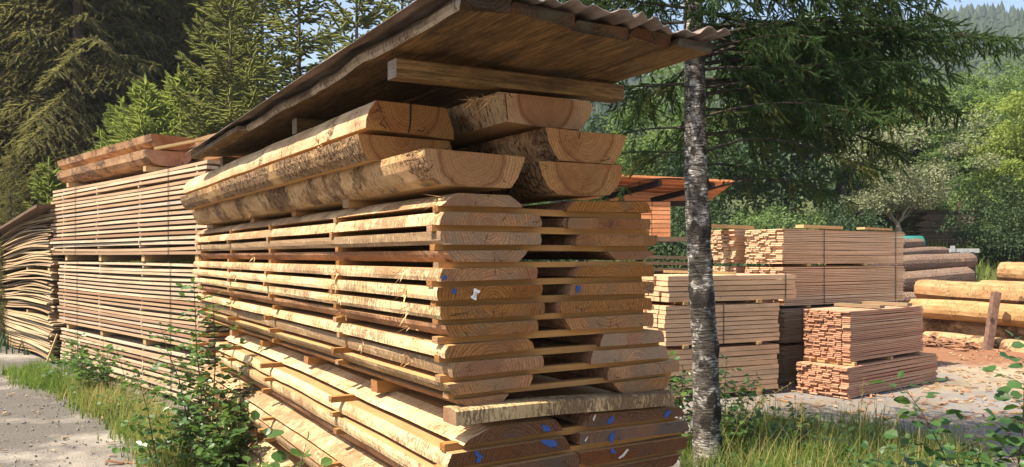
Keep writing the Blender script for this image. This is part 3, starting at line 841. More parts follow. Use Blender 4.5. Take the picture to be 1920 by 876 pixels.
ORANGE = mat_board('orange_wood', [(0.0, (0.86, 0.33, 0.145)), (1.0, (0.92, 0.40, 0.18))], .2)  # bright orange tone for the shelter roof planks and shelf boards
DARKB = mat_board('dark_old_boards', [(0.0, (0.085, 0.06, 0.045)), (0.6, (0.13, 0.095, 0.07)), (1.0, (0.20, 0.16, 0.125))], .5)
SLABW = mat_board('slab_wood', [(0.0, (0.56, 0.44, 0.26)), (0.25, (0.44, 0.31, 0.17)), (0.5, (0.62, 0.50, 0.31)), (0.75, (0.34, 0.23, 0.13)), (1.0, (0.20, 0.13, 0.08))], .55)
BATTEN = mat_board('weathered_battens', [(0.0, (0.34, 0.27, 0.17)), (1.0, (0.28, 0.21, 0.13))], .4)
BATTEN_F = mat_board('fresh_battens', [(0.0, (0.64, 0.46, 0.22)), (1.0, (0.56, 0.38, 0.18))], .2)

def board_mesh(name, w, l, t, mat, seed, bow=.008, nseg=6, wedge=0.0):
    """board along +y from 0 to l, x from 0 to w, z from 0 to t, slightly bowed"""
    rng = random.Random(seed)
    a = rng.uniform(-bow, bow); b = rng.uniform(-bow, bow) * .6; ph = rng.uniform(0, 6)
    V = []
    for j in range(nseg + 1):
        s = j / nseg
        dz = a * math.sin(math.pi * s) + b * math.sin(2 * math.pi * s + ph) * .5
        dx = rng.uniform(-.004, .004)
        V += [(dx, l * s, dz), (w + dx, l * s, dz), (w + dx, l * s, dz + t), (dx, l * s, dz + t)]
    Fs = [(0, 1, 2, 3)]
    for j in range(nseg):
        for i in range(4):
            p = j * 4 + i; q = j * 4 + (i + 1) % 4
            Fs.append((p, p + 4, q + 4, q))
    e = nseg * 4
    Fs.append((e + 3, e + 2, e + 1, e))
    return mesh(name, V, Fs, mat)

def board_pack(name, label, group, corner, rz, length, depth, z0, z1, layers, mat, seed, gap=.0, bw=.12, stick_v=(), strap_v=(), jit=.01, endjit=.02, bow=.006, cat='board pack', two=False, topmat=None):
    """corner: front/near corner on plan; local x = into the pack, y = along the boards"""
    rng = random.Random(seed)
    p = empty(name, (corner[0], corner[1], 0), rz, label, cat, group)
    pitch = (z1 - z0) / layers
    t = pitch - gap
    var = [board_mesh('board', bw * f, length, t, mat, seed + k, bow if gap else bow * .4) for k, f in enumerate((1, .94, 1.04, .98, 1.0, .97))]
    inner = MB()
    for i in range(layers):
        z = z0 + i * pitch
        link('board', var[rng.randrange(6)], p, (rng.uniform(-jit, jit) * .5, rng.uniform(-endjit, endjit), z), (0, 0, rng.uniform(-.002, .002)))
        x = bw * 1.06 + jit
        while x < depth:
            w = bw * rng.uniform(.6, 1.1)
            if x + w > depth: w = depth - x
            if w > .02:
                inner.box((x, rng.uniform(-endjit, endjit), z + rng.uniform(0, .002)), (x + w - .004, length + rng.uniform(-endjit, endjit), z + t - rng.uniform(.0005, .003)))
            x += w + rng.uniform(.002, .012)
    inner.build('inner_board_mass', mat, p, kind='stuff')
    if gap and stick_v:
        st = MB()
        for i in range(layers - 1):
            z = z0 + i * pitch + t
            for v in stick_v:
                vv = v + rng.uniform(-.03, .03)
                st.box((.012 - rng.random() * .018, vv - .018, z + .001), (depth, vv + .018, z + gap - .001))
        st.build('sticker_bars', mat, p, kind='stuff')
    for v in strap_v:
        s = MB()
        s.box((-.014, v - .006, z0 - .004), (-.0105, v + .006, z1 + .010))
        s.box((-.014, v - .006, z1 + .008), (depth + .012, v + .006, z1 + .0105))
        s.build('strap', STRAP, p)
    return p

# left: tall stack of stickered boards behind the big stack ------------------------------------------
LD = Vector((-0.698, 0.716)); L_ROT = math.atan2(0.698, 0.716)
LC = Vector((-3.415, 9.04))
GL = 'stickered board packs by the road'
LPACKS = []
for nm, z0, z1, lay, sd, off in (('top pack of pale stickered boards, carrying two half logs, behind the roof', 1.815, 2.905, 18, 701, 0.0),
                                 ('middle pack of pale stickered boards in the tall stack by the road', .715, 1.725, 18, 702, .06),
                                 ('bottom pack of pale stickered boards standing in the verge grass', .10, .64, 10, 703, .08)):
    LPACKS.append(board_pack('board_pack', nm, GL, (LC.x - .05 + off * .3, LC.y + off * .3), L_ROT, 6.05 - off * 4.5, 1.15, z0, z1, lay, CREAM, sd, .025, .14, (.25, 2.05, 3.75, 5.45), (1.05, 4.75), .016, .06, .016))
def local_bar(name, corner, rz, a, b, mat, label, cat='bearer', group=None, tiltx=0.0):
    mb = MB(); mb.box(a, b, 0, .002, random.Random(hash(label) % 1000 if False else len(label)))
    o = mb.build(name, mat)
    o.location = (corner[0], corner[1], 0); o.rotation_euler = (0, 0, rz)
    return tag(o, label, cat, group)
for k, v in enumerate((.3, 2.0, 3.7, 5.35)):
    w = ['first', 'second', 'third', 'fourth'][k]
    local_bar('bearer', LC, L_ROT, (-.02, v - .05, 1.728), (1.15, v + .05, 1.812), BATTEN_F, f'squat block between top and middle pale board packs, {w} from the roof side', group='blocks in the tall board stack')
    local_bar('bearer', LC, L_ROT, (0.0, v - .05, .642), (1.15, v + .05, .712), BATTEN_F, f'block between middle and bottom pale board packs, {w} from the roof side', group='blocks in the tall board stack')
    local_bar('bearer', LC, L_ROT, (0.02, v - .05, .0), (1.15, v + .05, .098), BATTEN_F, f'ground block under the pale board stack, {w} from the roof side', group='blocks in the tall board stack')
    if k in (1, 3):
        local_bar('bearer', LC, L_ROT, (.0, v - .05, 2.908), (1.1, v + .05, 2.975), BATTEN_F, f'block under the half logs on the pale board stack, {"roof side" if k == 1 else "forest side"}', group='blocks in the tall board stack')
# half logs lying on it
def slab_on(corner, rz, u0, w, z0, h, v0, v1, seed, label, flat='top', mats=None, group='half logs on the tall board stack'):
    n = 7
    pts = []
    if flat == 'top':
        pts = [(u0, z0 + h), (u0 + w, z0 + h)] + [(u0 + w * (.5 + .5 * math.cos(a)), z0 + h - h * math.sin(a) ** .7) for a in [math.pi * t for t in (.12, .25, .38, .62, .75, .88)]]
        em = [0] + [1] * 7
    else:
        pts = [(u0 + w * (.5 - .5 * math.cos(a)), z0 + h * math.sin(a) ** .7) for a in [math.pi * t for t in (.1, .25, .4, .6, .75, .9)]] + [(u0 + w, z0), (u0, z0)]
        em = [1] * 6 + [0, 1]
    me = prism('half_log', pts, em, [.012] * 8, v0, v1, 30, seed, (u0 + w / 2, z0 + (h if flat == 'top' else 0)), mats or [SAWN, BARK_RED, END_RED], .04)
    o = link('half_log', me)
    o.location = (corner[0], corner[1], 0); o.rotation_euler = (0, 0, rz)
    return tag(o, label, 'half log', group)
BARK_RED = mat_bark('reddish_slab_bark', -.03, (0.62, 0.38, 0.21), (0.28, 0.15, 0.09), (0.48, 0.30, 0.18))
END_RED = mat_end('end_grain_reddish', (0.70, 0.36, 0.165), (0.46, 0.21, 0.09), (0.50, 0.29, 0.15), .4)
slab_on(LC, L_ROT, -.02, .62, 2.98, .21, 1.9, 5.95, 711, 'lower half log on the pale board stack, round side down')
slab_on(LC, L_ROT, -.0, .60, 3.20, .18, 1.8, 6.0, 712, 'upper half log on the pale board stack, bark edge towards the road')
slab_on(LC, L_ROT, .66, .5, 2.98, .2, 1.0, 5.0, 713, 'half log second in depth on the pale board stack, behind the front pair')
slab_on(LC, L_ROT, .70, .55, 3.20, .22, .6, 4.9, 714, 'reddish half log at the back of the pale board stack, above the others')
mb = MB(); mb.bar((-.05, 1.5, 3.15), (.5, 1.0, 3.30), .07, .03)
o = mb.build('loose_stick', BATTEN_F); o.location = (LC.x, LC.y, 0); o.rotation_euler = (0, 0, L_ROT)
tag(o, 'pale loose stick leaning on the half logs of the board stack', 'stick')

# far left: sagging bundles of slab wood
def slab_bundle(label, z0, z1, n, seed, wave, v_l=5.4, tilt=0.0):
    """layers of thin warped slabs that nest into each other; wave: (amplitude, phase, bend) shared by the bundle"""
    rng = random.Random(seed)
    p = empty('slab_wood_bundle', (WC.x, WC.y, 0), W_ROT, label, 'slab wood bundle', 'sagging bundles of slab wood')
    drift = 0.0
    for i in range(n):
        t = i / (n - 1)
        drift += rng.uniform(-.25, .25)
        for c in range(3):
            zc = z0 + (z1 - z0) * t + rng.uniform(-.006, .006)
            l = v_l * rng.uniform(.92, 1.02); w = rng.uniform(.13, .24); th = (z1 - z0) / n * rng.uniform(.45, 1.0)
            u = c * .27 + rng.uniform(-.03, .03) - (.04 if c == 0 else 0)
            v0 = rng.uniform(-.16, .22)
            V = []; ns = 14
            am = wave[0] * (.35 + .35 * t) + rng.uniform(-.02, .02); ph2 = rng.uniform(0, 6.28); a2 = rng.uniform(.004, .022)
            for j in range(ns + 1):
                s = j / ns
                dz = am * math.sin(s * 5.2 + wave[1] + drift * .3) - wave[2] * s * s * (.5 + .5 * t) + a2 * math.sin(s * 9 + ph2) + tilt * s - am * math.sin(wave[1] + drift * .3)
                dw = w * (.85 + .15 * math.sin(s * 5 + drift * 4))
                tt = th * (1.05 - .4 * abs(s - .4))
                y = v0 + l * s; x = u + .015 * math.sin(s * 6 + i)
                V += [(x, y, zc + dz), (x + dw, y, zc + dz), (x + dw * .85, y, zc + dz + tt), (x + dw * .1, y, zc + dz + tt)]
            Fs = [(0, 1, 2, 3)]
            for j in range(ns):
                for k in range(4):
                    a = j * 4 + k; b = j * 4 + (k + 1) % 4
                    Fs.append((a, a + 4, b + 4, b))
            e = ns * 4; Fs.append((e + 3, e + 2, e + 1, e))
            link('slab', mesh('slab', V, Fs, SLABW), p)
    return p
WC = Vector((-7.62, 13.3)); W_ROT = R(42.0)
slab_bundle('upper sagging bundle of slab wood at the far left, under a grey board', 1.62, 2.50, 22, 721, (.02, .3, .38))
slab_bundle('middle sagging bundle of warped slab wood at the far left', .84, 1.50, 18, 722, (.075, .1, .10))
slab_bundle('lowest bundle of bent slab wood at the far left, spilling to the road', .06, .72, 18, 723, (.05, .6, -.12))
mb = MB()
for a, b in (((-.1, -.1, 2.62), (.0, 5.2, 2.2)), ):
    mb.bar(a, b, .34, .05); mb.bar((.3, -.05, 2.64), (.4, 5.0, 2.2), .34, .045)
o = mb.build('cover_board', DARKB); o.location = (WC.x, WC.y, 0); o.rotation_euler = (0, 0, W_ROT)
tag(o, 'dark grey cover boards sloping over the slab wood bundles', 'board')
for k, v in enumerate((.25, 1.9)):
    local_bar('bearer', WC, W_ROT, (.0, v - .06, 2.50), (.7, v + .06, 2.58), DARKB, f'block under the grey cover board, {"by the board stack" if k == 0 else "further along"}', group='blocks in the slab wood pile')
    local_bar('bearer', WC, W_ROT, (-.02, v - .06, 1.53), (.75, v + .06, 1.60), BATTEN_F, f'block between the upper slab wood bundles, {"by the board stack" if k == 0 else "further along"}', group='blocks in the slab wood pile')
    local_bar('bearer', WC, W_ROT, (-.02, v - .06, .74), (.75, v + .06, .81), BATTEN_F, f'block between the lower slab wood bundles, {"by the board stack" if k == 0 else "further along"}', group='blocks in the slab wood pile')
mb = MB(); p0 = at(108, 626, 12.6); p1 = at(88, 678, 12.5); mb.bar(p0, p1, .05, .02)
tag(mb.build('loose_lath', BATTEN_F), 'pale lath leaning against the lowest slab wood bundle', 'stick')

# right: packs in the yard ---------------------------------------------------------------------------
GY = 'board packs in the sawmill yard'
def yard_rot(deg):
    """front face runs along direction deg from +x; local y = along the boards, local x = into the pack"""
    return R(deg - 90)
def yard_pack(label, corner, deg, length, depth, z0, z1, layers, mat, seed, gap=.003, bw=.12, straps=(), endjit=.02, dx=0.0, dy=0.0, bow=.006):
    # mirrored local frame: local y along the front, local -x into the pack -> use a frame turned so that x points into the pack
    a = Vector((math.cos(R(deg)), math.sin(R(deg)))); b = Vector((-a.y, a.x))
    c = Vector(corner) + a * (length + dx) + b * dy
    return board_pack('board_pack', label, GY, c, math.atan2(b.y, b.x), length, depth, z0, z1, layers, mat, seed, gap, bw, (), straps, .004, endjit, bow)
# (in that frame local x = b (into the pack) and local y = -a, so v = 0 is the far right end)
# R1: thick yellow boards next to the tree
R1 = Vector((1.93, 9.95)); 
c1 = gp(1460, 738); R1c = Vector((c1.x, c1.y)) - Vector((math.cos(R(24)), math.sin(R(24)))) * 1.78
yard_pack('lowest pack of thick yellow boards, behind the tree trunk', R1c, 24, 1.78, 1.0, .07, .655, 9, YELLOW, 731, .009, .14, (), .025, -.01)
yard_pack('middle pack of thick yellow boards, behind the tree trunk', R1c, 24, 1.78, 1.0, .70, 1.195, 9, YELLOW, 732, .009, .14, (.9,), .02)
yard_pack('top pack of five thick yellow planks, behind the tree trunk', R1c, 24, 2.02, 1.05, 1.235, 1.56, 5, YELLOW, 733, .010, .16, (.18, 1.65), .03, .05)
for k, (zz, h) in enumerate(((0, .066), (.657, .040), (1.198, .034))):
    for j, d in enumerate((.3, 1.45)):
        a = Vector((math.cos(R(24)), math.sin(R(24))))
        local_bar('bearer', R1c + a * d, R(24), (-.04, -.02, zz + .002), (.04, 1.0, zz + h), BATTEN_F, f'bar under the {["lowest", "middle", "top"][k]} thick yellow board pack, {["tree side", "far side"][j]}', group='bars under the yard packs')
mb = MB(); mb.bar((R1c.x + .1, R1c.y + .6, 1.60), (R1c.x + 1.0, R1c.y + .5, 1.575), .12, .03); tag(mb.build('loose_board', BATTEN_F), 'loose pale board lying on top of the thick yellow planks', 'board')
# R2: tall stack of thin boards behind
R2c = Vector((3.78, 11.15)); DEG2 = 33
names2 = ('ground level', 'second', 'third', 'topmost')
for k, (z0, z1, n, mt, ln) in enumerate(((.012, .54, 21, GREYB, 1.1), (.585, 1.06, 20, GREYB, 1.2), (1.10, 1.645, 22, TAN, 2.95), (1.69, 2.185, 20, TAN, 3.0))):
    yard_pack(f'{names2[k]} pack of thin tan boards in the tall strapped yard stack', R2c, DEG2, 2.95, .66, z0, z1, n, mt, 741 + k, .006, .11, (.25, 2.05) if k > 1 else (2.55,), .035)
for k, (z0, z1, n) in enumerate(((.012, 1.645, 66), (1.69, 2.195, 21))):
    a = Vector((math.cos(R(DEG2)), math.sin(R(DEG2)))); b = Vector((-a.y, a.x))
    yard_pack(f'{"lower" if k == 0 else "upper"} pack of light boards, deeper behind the tall strapped yard stack', R2c + b * .84 - a * .03, DEG2, 2.8, .62, z0, z1, n, TAN, 751 + k, .004, .11, (), .04)
for k, (zz, h) in enumerate(((.542, .04), (1.062, .036), (1.648, .04))):
    for j, d in enumerate((.55, 1.9)):
        a = Vector((math.cos(R(DEG2)), math.sin(R(DEG2))))
        local_bar('bearer', R2c + a * d, R(DEG2), (-.04, -.015, zz + .001), (.04, .66, zz + h), BATTEN_F, f'bar under the {names2[k + 1]} pack of the tall yard stack, {["near", "far"][j]} end', group='bars under the yard packs')
for k, (d0, d1, dy, h) in enumerate(((-.45, .55, 1.0, .05), (.75, 1.75, .3, .045), (2.1, 2.9, .2, .03))):
    a = Vector((math.cos(R(DEG2)), math.sin(R(DEG2)))); b = Vector((-a.y, a.x))
    mb = MB(); s = R2c + a * d0 + b * dy; e = R2c + a * d1 + b * (dy + .04)
    mb.bar((s.x, s.y, 2.215 + h / 2), (e.x, e.y, 2.21 + h / 2), .14, h)
    tag(mb.build('loose_board', BATTEN_F), f'pale board lying on the tall yard stack, {["tree side", "middle", "log pile side"][k]}', 'board')
# R3: the low reddish pair in front
c3 = gp(1590, 750); R3c = Vector((c3.x, c3.y)); DEG3 = 38
yard_pack('lower pack of thin reddish boards on the yard floor', R3c, DEG3, 2.42, .72, .012, .405, 16, PINKISH, 761, .006, .11, (), .03)
a3 = Vector((math.cos(R(DEG3)), math.sin(R(DEG3)))); b3 = Vector((-a3.y, a3.x))
yard_pack('upper pack of thin reddish boards with two battens on top', R3c + a3 * .16 + b3 * .06, DEG3, 1.95, .66, .452, 1.10, 27, PINKISH, 762, .006, .11, (), .02)
for j, d in enumerate((.22, 1.15, 2.0)):
    local_bar('bearer', R3c + a3 * d, R(DEG3), (-.03, .02, .408), (.03, .74, .450), BATTEN_F, f'bar between the two reddish board packs, {["near end", "middle", "far end"][j]}', group='bars under the yard packs')
for j, d in enumerate((.95, 1.7)):
    local_bar('batten', R3c + a3 * d + b3 * .03, R(DEG3 - 4), (-.06, .02, 1.104), (.06, .70, 1.145), BATTEN, f'grey batten on the upper reddish pack, {["near the middle", "at the log pile end"][j]}', 'batten', 'battens on the reddish pack')
mb = MB(); q0 = gp(1420, 782, .03); q1 = gp(1520, 795, .03); mb.bar(q0, q1, .09, .06); tag(mb.build('loose_timber', DARKB), 'dark short timber lying on the yard floor before the yellow boards', 'timber')

# lumber shelter with orange roof behind the tree
SHY = 13.0
sh_ = empty('lumber_shelter', (2.2, SHY, 0), 0, 'lumber shelter with orange plank roof and dark steel arms, behind the tree', 'shelter')
DSTEEL = mat_plain('dark_steel', (0.035, 0.033, 0.035), 0.55, 20, .3, .1, .4, .5)
zr = lambda x, y: 3.03 - .115 * (y + .35) - .05 * x
for k in range(7):
    y0 = -.35 + k * .30
    mb = MB(); mb.add([(-1.5, y0, zr(-1.5, y0)), (1.32, y0, zr(1.32, y0)), (1.32, y0 + .285, zr(1.32, y0 + .285)), (-1.5, y0 + .285, zr(-1.5, y0 + .285))] +
                      [(x, y, zr(x, y) + .035) for x, y in ((-1.5, y0), (1.32, y0), (1.32, y0 + .285), (-1.5, y0 + .285))],
                      [(3, 2, 1, 0), (4, 5, 6, 7), (0, 1, 5, 4), (1, 2, 6, 5), (2, 3, 7, 6), (3, 0, 4, 7)])
    mb.build('roof_plank', ORANGE, sh_)
for x in (-.9, -.1, .75):
    mb = MB(); mb.bar((x - .5, 1.0, zr(x - .5, 1.0) - .09), (x + .25, -.3, zr(x + .25, -.3) - .06), .07, .09); mb.build('roof_arm', DSTEEL, sh_)
for x in (-1.0, .02):
    mb = MB(); mb.box((x - .05, .85, 0), (x + .05, .95, 2.75)); mb.build('post', DSTEEL, sh_)
mb = MB(); mb.box((-1.5, .8, 2.66), (1.2, .9, 2.75)); mb.build('header', DSTEEL, sh_)
mb = MB(); mb.box((-1.4, -.25, 2.03), (.62, -.15, 2.10)); mb.box((-1.4, .75, 2.03), (.62, .85, 2.10)); mb.build('shelf_beam', DARKB, sh_)
p = empty('board_pack', (2.2, SHY, 0), 0, 'small strapped pack of orange boards on the shelter shelf', 'board pack', 'packs in the shelter')
for i in range(8):
    for c, x in enumerate((-.9, -.27)):
        mb = MB(); mb.box((x + (.0 if c == 0 else .31), -.22, 2.105 + i * .071), (x + (.93 if c == 0 else .60), .7, 2.105 + i * .071 + .062), 0, .003, random.Random(i * 2 + c)); mb.build('board', ORANGE, p)
for k, (z, x0, x1) in enumerate(((1.60, -1.2, 1.1), (1.70, -1.0, .95), (1.80, -1.2, .8))):
    mb = MB(); mb.bar((x0, -.3, z), (x1, -.22 + .1 * k, z - .03), .3, .05)
    o = mb.build('old_plank', DARKB); o.location = (2.2, SHY, 0)
    tag(o, f'dark old plank below the orange pack, {["lowest", "middle", "topmost"][k]} of three', 'plank', 'old planks below the shelter shelf')
for k, x in enumerate((-1.0, .2, .9)):
    mb = MB(); mb.box((x - .1, -.3, 0.0), (x + .1, .5, 1.560))
    o = mb.build('trestle', DARKB); o.location = (2.2, SHY, 0); tag(o, f'dark trestle under the old shelter planks, {["first", "second", "third"][k]} from the big stack', 'trestle', 'trestles below the shelter')

# ------------------------------------------------------------------ logs
LOGW = mat_bark('peeled_log', -.12, (0.56, 0.355, 0.175), (0.24, 0.13, 0.07), (0.42, 0.26, 0.14))
LOGP = mat_bark('fresh_peeled_log', -.22, (0.62, 0.39, 0.18), (0.24, 0.13, 0.07), (0.42, 0.26, 0.14))
LOGB = mat_bark('barked_log', .16, (0.58, 0.38, 0.24), (0.25, 0.155, 0.11), (0.48, 0.34, 0.25))
LOGH = mat_bark('half_peeled_log', -.04, (0.66, 0.47, 0.27))
def log(p, q, r0, r1, mat, seed, label, group, sides=16):
    rng = random.Random(seed)
    p, q = Vector(p), Vector(q)
    d = (q - p); L_ = d.length; d.normalize()
    x = d.cross(Vector((0, 0, 1))).normalized(); z = x.cross(d)
    ns = 18
    rad = [1 + rng.uniform(-.05, .05) for _ in range(sides)]
    V = []; LP = []
    wx = smooth_noise(rng, ns + 1, 5); wz = smooth_noise(rng, ns + 1, 5)
    for j in range(ns + 1):
        t = j / ns; r = r0 + (r1 - r0) * t
        if j in (0, ns): r *= .94
        c = p + d * (L_ * t) + x * wx[j] * .02 + z * wz[j] * .015
        for k in range(sides):
            a = 2 * math.pi * k / sides
            rr = r * rad[k] * (1 + rng.uniform(-.012, .012))
            V.append(c - p + x * math.cos(a) * rr + z * math.sin(a) * rr)
            LP.append((L_ * t, math.cos(a) * rr, math.sin(a) * rr))
    Fs = []; Ms = []
    for j in range(ns):
        for k in range(sides):
            a = j * sides + k; b = j * sides + (k + 1) % sides
            Fs.append((a, b, b + sides, a + sides)); Ms.append(0)
    Fs.append(tuple(reversed(range(sides)))); Ms.append(1)
    Fs.append(tuple(ns * sides + k for k in range(sides))); Ms.append(1)
    me = mesh('log', V, Fs, [mat, END_SLAB], Ms, False, {'lp': LP})
    o = link('log', me, None, p)
    return tag(o, label, 'log', group)
GLg = 'logs in the log yard'
def atz(x, Y, z): return Vector(((x - CX) / F * Y, Y, z))
log(atz(1724, 17.9, 1.04), atz(2080, 14.6, 1.0), .225, .255, LOGW, 801, 'pale peeled log on top of the near pile, behind the steel stake', GLg)
log(atz(1713, 17.4, .68), atz(2080, 14.2, .62), .205, .225, LOGP, 802, 'smooth yellow peeled log, second from the top of the near pile', GLg)
log(atz(1728, 17.6, .29), atz(2080, 14.4, .25), .205, .22, LOGH, 803, 'flaky barked log second from the ground in the near pile', GLg)
log(atz(1738, 17.1, .02), atz(2080, 13.7, -.02), .20, .22, LOGH, 804, 'half buried flaky log at the foot of the near pile', GLg)
log(atz(1876, 19.6, 1.38), atz(2150, 17.4, 1.25), .26, .32, LOGW, 805, 'peeled log on the rear pile at the right edge, upper one', GLg)
log(atz(1838, 19.4, .92), atz(2150, 17.0, .85), .28, .3, LOGW, 806, 'peeled log on the rear pile at the right edge, lower one', GLg)
log(atz(1815, 19.2, .36), atz(2150, 17.3, .35), .3, .3, LOGH, 807, 'flaky log under the rear pile at the right edge', GLg)
for k, (x0, Y0, z0, x1, Y1, z1, r, mt, lb) in enumerate((
        (1560, 21.0, 2.02, 1724, 23.5, 2.16, .17, LOGB, 'short grey barked log on top of the brown pile beside the green tank'),
        (1560, 20.6, 1.78, 1770, 23.4, 1.92, .16, LOGB, 'thin grey barked log, second in the brown pile'),
        (1560, 20.2, 1.48, 1820, 22.2, 1.68, .24, LOGB, 'thick grey barked log below the thin one in the brown pile'),
        (1560, 19.8, .98, 1815, 21.6, 1.25, .26, LOGB, 'thick red brown barked log with a broken end in the brown pile'),
        (1560, 19.6, .55, 1760, 21.2, .72, .24, LOGB, 'barked log low in the brown pile'),
        (1600, 19.4, .2, 1840, 20.5, .3, .26, LOGB, 'barked log at the foot of the brown pile'),
        (1640, 18.9, .75, 1712, 19.0, .76, .2, LOGB, 'short sawn log with yellow end beside the tall yard stack'))):
    log(atz(x0, Y0, z0), atz(x1, Y1, z1), r, r * .96, mt, 820 + k, lb, GLg)
RUST = mat_plain('rusty_steel', (0.16, 0.095, 0.07), .8, 14, .4, .3)
mb = MB(); s0 = gp(1850, 656); s1 = at(1868, 548, s0.y + .05)
mb.bar((s0.x, s0.y, -.1), s1, .13, .13); mb.bar(s0 + Vector((-.085, -.085, .0)) + (s1 - s0) * .55, s0 + Vector((-.085, -.085, 0)) + (s1 - s0) * .62, .03, .05)
tag(mb.build('steel_stake', RUST), 'leaning rusty steel stake in front of the near log pile', 'stake')
# far things on the slope
TEAL = mat_plain('teal_tank_paint', (0.02, 0.17, 0.15), .45, 6, .25, .1, .5)
tk = empty('green_tank', at(1702, 462, 27), 0, 'teal green tank behind the brown log pile', 'tank')
mb = MB(); mb.tube([(-.5, 0, .1), (-.45, 0, .1), (.45, 0, .1), (.5, 0, .1)], [.2, .26, .26, .2], 14); mb.build('tank_body', TEAL, tk, True)
mb = MB(); mb.box((-.42, -.2, -1.0), (-.3, .2, -.12)); mb.box((.3, -.2, -1.0), (.42, .2, -.12)); mb.build('cradle', DSTEEL, tk)
mb = MB(); mb.tube([(.38, 0, .12), (.5, 0, .22), (.56, 0, .1), (.56, 0, -.1)], .05, 8); mb.build('pipe', TEAL, tk, True)
GREYM = mat_plain('pale_grey_metal', (0.42, 0.43, 0.42), .5, 8, .2, .1, .4, .3)
tr = empty('trailer', at(1795, 474, 25.5), 0, 'pale grey flat trailer frame beyond the brown log pile', 'trailer')
mb = MB(); mb.box((-.48, -.35, .0), (.5, .35, .13)); mb.build('bed_frame', GREYM, tr)
mb = MB(); mb.box((-.42, -.38, .02), (-.28, -.352, .22)); mb.build('headboard', GREYM, tr)
for x in (-.42, .42):
    mb = MB(); mb.box((x - .05, -.2, -1.3), (x + .05, .2, -.003)); mb.build('stand', DSTEEL, tr)
for x in (-.2, .25):
    mb = MB(); mb.tube([(x, -.42, -.14), (x, -.36, -.14)], .16, 14); mb.build('wheel', DSTEEL, tr)
dk = empty('old_board_stack', (0, 0, 0), 0, 'dark old board stack with a cover plank, below the grey tree', 'board stack')
rng = random.Random(5)
bs = at(1762, 466, 30)
dk.location = bs
for i in range(26):
    w = 2.0 + rng.uniform(-.25, .2) - (.25 if i > 21 else 0)
    for c in range(2):
        mb = MB(); mb.box((-w / 2 + rng.uniform(-.15, .15), -.5 + c * .5, .08 + i * .050), (w / 2 + rng.uniform(-.15, .15), -.05 + c * .5, .08 + i * .050 + .036), 0, .01, rng)
        mb.build('board', DARKB, dk)
for x in (-.8, .8):
    mb = MB(); mb.box((x - .1, -.5, -.3), (x + .1, .5, .079)); mb.build('foot_block', DARKB, dk)
mb = MB(); mb.bar((-1.6, -.1, 1.42), (1.35, -.1, 1.40), .9, .04); mb.build('cover_plank', DARKB, dk)
for x in (-1.3, 1.05):
    mb = MB(); mb.box((x - .04, .5, -.4), (x + .04, .58, 1.9)); mb.build('post', DARKB, dk)
mb = MB(); mb.bar((-1.7, .5, 1.92), (.4, .5, 1.9), .8, .04); mb.build('upper_plank', DARKB, dk)

# ------------------------------------------------------------------ ground, slope, hills
def hnoise(x, y):
    return math.sin(x * .31 + 1.3) * math.cos(y * .27 - .4) + .5 * math.sin(x * .83 + y * .61 + 2.0)
def sstep(a, b, t):
    t = min(1, max(0, (t - a) / (b - a))); return t * t * (3 - 2 * t)
def ground_z(x, y):
    z = 0.0
    z += 3.6 * sstep(19.5, 36, y - .25 * (x - 12)) * sstep(2, 16, x)
    z += 1.2 * sstep(16, 30, y) * sstep(-2, -12, x)
    z += 6.0 * sstep(36, 110, y)
    if y > 22: z += .15 * hnoise(x, y) * sstep(22, 30, y)
    return z
def spaced(a, b, n, p):
    return [a + (b - a) * (i / n) ** p for i in range(n + 1)]
xs = [-420, -260, -150, -90, -60, -45, -35] + [-28 + i * 1.0 for i in range(76)] + [52, 62, 80, 110, 160, 260, 420]
ys = [-260, -140, -70, -35, -18, -8] + [-3 + i * 1.0 for i in range(54)] + [54, 60, 70, 85, 105, 135, 180, 260, 420, 700]
V = [(x, y, ground_z(x, y)) for y in ys for x in xs]
nx = len(xs)
Fs = np.array([(j * nx + i, j * nx + i + 1, (j + 1) * nx + i + 1, (j + 1) * nx + i) for j in range(len(ys) - 1) for i in range(nx - 1)])
m = NM('yard_ground')
ps = m.pos()
X, Y, Z = m.sep(ps)
big = m.noise(ps, 0.45, 5, 0.62); mid = m.noise(ps, 2.2, 5, 0.65); fine = m.noise(ps, 38.0, 4, 0.7)
peb = m.vor(ps, 42.0); peb2 = m.vor(ps, 16.0)
gravel = m.mix(m.ramp(fine, [(0.3, 0.0), (0.7, 1.0)]), (0.072, 0.066, 0.060), (0.135, 0.124, 0.112))
gravel = m.mix(m.math('MULTIPLY', m.ramp(mid, [(0.45, 0.0), (0.65, 1.0)]), 0.5), gravel, (0.08, 0.066, 0.055))
dust = m.mix(fine, (0.25, 0.225, 0.19), (0.37, 0.34, 0.295))
road = m.mix(m.ramp(m.math('ADD', big, m.math('MULTIPLY', mid, 0.35)), [(0.68, 0.0), (0.86, 1.0)]), gravel, dust)
# yard floor: paler concrete grey with sawdust
conc = m.mix(m.ramp(mid, [(0.3, 0.0), (0.7, 1.0)]), (0.155, 0.145, 0.14), (0.23, 0.215, 0.205))
conc = m.mix(m.math('MULTIPLY', m.ramp(m.noise(ps, 1.1, 6, 0.7), [(0.46, 0.0), (0.62, 1.0)]), 0.8), conc, (0.17, 0.125, 0.075))
tansd = m.mix(fine, (0.27, 0.205, 0.125), (0.40, 0.325, 0.22))
yard_dust = m.math('ADD', m.math('MULTIPLY_ADD', m.noise(ps, 0.7, 4, 0.6), 1.2, -0.6), m.math('MULTIPLY_ADD', X, 0.12, -0.78))
conc = m.mix(m.ramp(m.math('ADD', yard_dust, 0.5), [(0.42, 0.0), (0.75, 1.0)]), conc, tansd)
isyard = m.ramp(m.math('MULTIPLY_ADD', X, 0.5, 0.5), [(0.0, 0.0), (1.0, 1.0)])
col = m.mix(isyard, road, conc)
